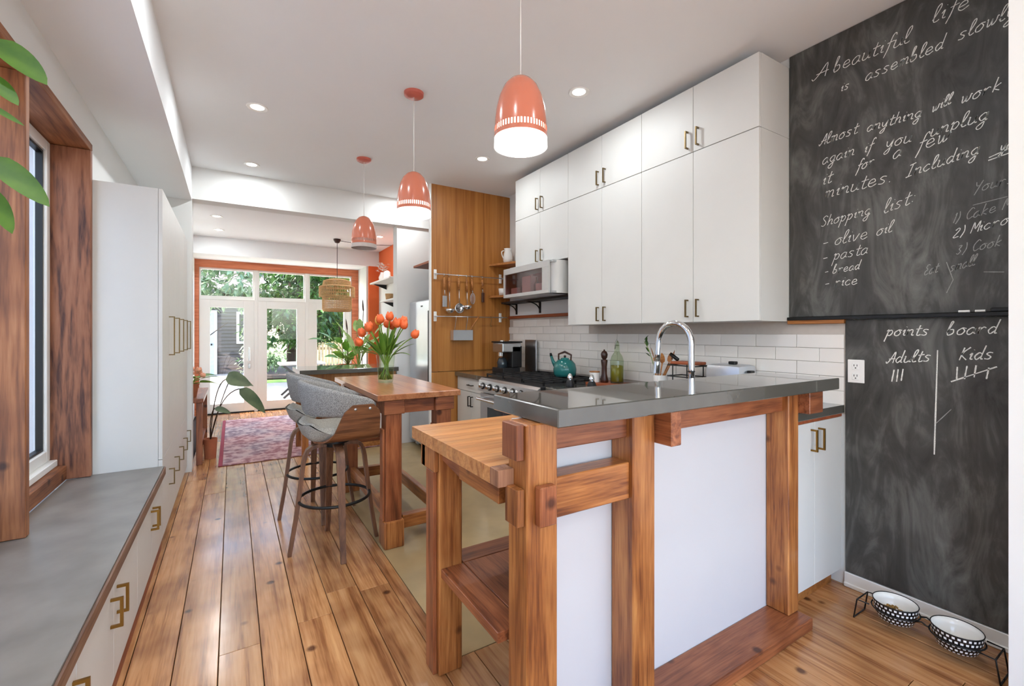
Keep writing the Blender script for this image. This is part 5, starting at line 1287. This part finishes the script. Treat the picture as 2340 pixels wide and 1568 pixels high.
obj('roof', prism(B(), [(18.0, 2.62), (19.6, 3.5), (21.2, 2.62), (21.2, 2.72), (19.6, 3.62), (18.0, 2.72)], 'x', -4.4, 1.0), 'siding', sd)
d = obj('door', bx(-1.45, -.52, 18.215, 18.26, -.13, 1.95), 'doorpaint', sd); obj('door_frame', box(box(box(B(), -1.53, -1.452, 18.21, 18.26, -.15, 2.03), -.518, -.44, 18.21, 18.26, -.15, 2.03), -1.452, -.518, 18.21, 18.26, 1.952, 2.03), 'trimwhite', d)
obj('pane', bx(-1.3, -.66, 18.208, 18.2145, 1.05, 1.75), 'darkglass', d); obj('muntin', bx(-1.3, -.66, 18.203, 18.2075, 1.38, 1.42), 'trimwhite', d); obj('knob', bx(-.62, -.57, 18.16, 18.2145, .85, .91), 'black', d)
w = obj('window', box(box(box(box(B(), .12, .20, 18.21, 18.26, .9, 2.0), .67, .75, 18.21, 18.26, .9, 2.0), .2, .67, 18.21, 18.26, 1.92, 2.0), .2, .67, 18.21, 18.26, .9, .98), 'trimwhite', sd)
obj('pane', bx(.2, .67, 18.23, 18.24, .98, 1.92), 'darkglass', w)
def tree(c, label, h, r, n, mt, seed, th=.10, lz=(0.35, 1.0), size=.20, ry=None):
    rnd = random.Random(seed); t = thing('garden_tree', c, label, 'tree', 'trees behind the garden doors')
    C_ = Vector(c); ry = ry or r
    bm = tube(B(), [C_, C_ + Vector((.05, .02, h * .35)), C_ + Vector((-.05, 0, h * .8))], [th, th * .8, th * .3], 8)
    for k in range(5):
        a = k * 1.3; tube(bm, [C_ + Vector((0, 0, h * (.25 + .08 * k))), C_ + Vector((r * .6 * math.cos(a), ry * .6 * math.sin(a), h * (.45 + .09 * k)))], [th * .4, th * .1], 6)
    obj('trunk', bm, 'bark', t, True)
    bm = B(); clumps = []
    for k in range(max(10, n // 60)):
        a = rnd.uniform(0, 6.28); q = math.sqrt(rnd.random()); zz = rnd.uniform(*lz)
        clumps.append((C_ + Vector((r * q * math.cos(a), ry * q * math.sin(a), h * zz)), rnd.uniform(.25, .5)))
    for k in range(n):
        cc, rr = rnd.choice(clumps); v = Vector((rnd.gauss(0, 1), rnd.gauss(0, 1), rnd.gauss(0, .8))).normalized() * rr * rnd.random() ** .4
        d = Vector((v.x + rnd.uniform(-.3, .3), v.y + rnd.uniform(-.3, .3), rnd.uniform(-.5, .35)))
        s = size * rnd.uniform(.6, 1.3); p = cc + v
        d.normalize(); sdv = d.cross(Vector((rnd.uniform(-.5, .5), rnd.uniform(-.5, .5), 1))).normalized() * s * .24
        q = [bm.verts.new(p), bm.verts.new(p + d * s * .45 + sdv), bm.verts.new(p + d * s - Vector((0, 0, s * .2))), bm.verts.new(p + d * s * .45 - sdv)]
        bm.faces.new(q)
    tag(obj('foliage', bm, mt, t), kind='stuff')
tree((1.75, 15.2, -.15), 'dense deep green tree filling the middle garden door', 3.6, 1.2, 5200, 'treeB', 1, lz=(.32, 1.0))
tree((3.9, 15.9, -.2), 'bright green tree behind the bamboo fence at the right', 4.2, 1.5, 5200, 'treeA', 2, lz=(.30, 1.0))
tree((.2, 20.4, -.2), 'yellow-green tree crown above the shed in the left transom', 6.6, 2.6, 5200, 'treeA', 3, .2, lz=(.52, 1.0), size=.28) if False else None
tree((-1.0, 14.2, -.2), 'pale leafy tree overhanging the shed roof', 3.9, 1.5, 3600, 'treeC', 4, .07, lz=(.58, .95))
tree((-2.0, 22.6, -.2), 'yellow-green tree far behind the shed', 7.2, 2.9, 9000, 'treeA', 5, .2, lz=(.40, 1.0), size=.34)
tree((2.2, 22.0, -.2), 'tall deep green tree behind the planting bed', 7.5, 3.0, 9000, 'treeB', 6, .2, lz=(.25, 1.0), size=.34)
tree((6.5, 21.0, -.2), 'tall yellow-green tree at the far right of the garden', 7.5, 3.0, 8000, 'treeA', 7, .2, lz=(.2, 1.0), size=.34)
tree((.85, 16.6, -.2), 'low flowering shrub beside the shed window', 1.3, .45, 900, 'treeC', 8, .03, lz=(.3, 1.0), size=.13)
fn = thing('bamboo_fence', (4.2, 13.5, -.2), 'bamboo slat fence behind the right garden door', 'fence')
for k in range(44):
    x = 1.95 + k * .085
    obj('slat', bx(x, x + .055, 13.5, 13.53, -.2, 1.0 + random.uniform(-.03, .03)), 'bamboo', fn)
for z in (.1, .8): obj('rail', bx(1.9, 5.75, 13.535, 13.57, z, z + .07), 'bamboo', fn)
gt = thing('patio_table', (1.25, 10.9, -.12), 'pale patio table with black crossed legs outside the middle door', 'table')
obj('top', bx(.85, 1.75, 10.6, 11.3, .58, .62, bev=.004), 'patio', gt)
for y in (10.65, 11.22):
    for s in (-1, 1): obj('leg', strap(B(), [(1.3 - s * .38, y, -.115), (1.3 + s * .38, y, .579)], (0, 1, 0), .03, .045), 'black', gt)
nw = thing('neighbour_wall', (-2.2, 3, -.3), 'white clapboard wall of the neighbouring house seen through the left window', 'building')
sb = B()
for k in range(46): prism(sb, [(-2.2, -.3 + k * .14), (-2.16, -.3 + k * .14), (-2.19, -.162 + k * .14), (-2.2, -.162 + k * .14)], 'y', .2, 7.6)
tag(obj('clapboards', sb, 'sidingwhite', nw), kind='stuff'); obj('wall', bx(-2.5, -2.2, .2, 7.6, -.3, 6.2), 'sidingwhite', nw)  # unseen upper part made tall to keep direct sun off the kitchen floor
struct('ground_side', bx(-14, -.8, -8, 8.5, -.40, -.30), 'patio', 'paved side passage outside the left window')
struct('ground_front', bx(-14, 20, -14, -3.2, -.40, -.30), 'patio', 'paving outside behind the camera')
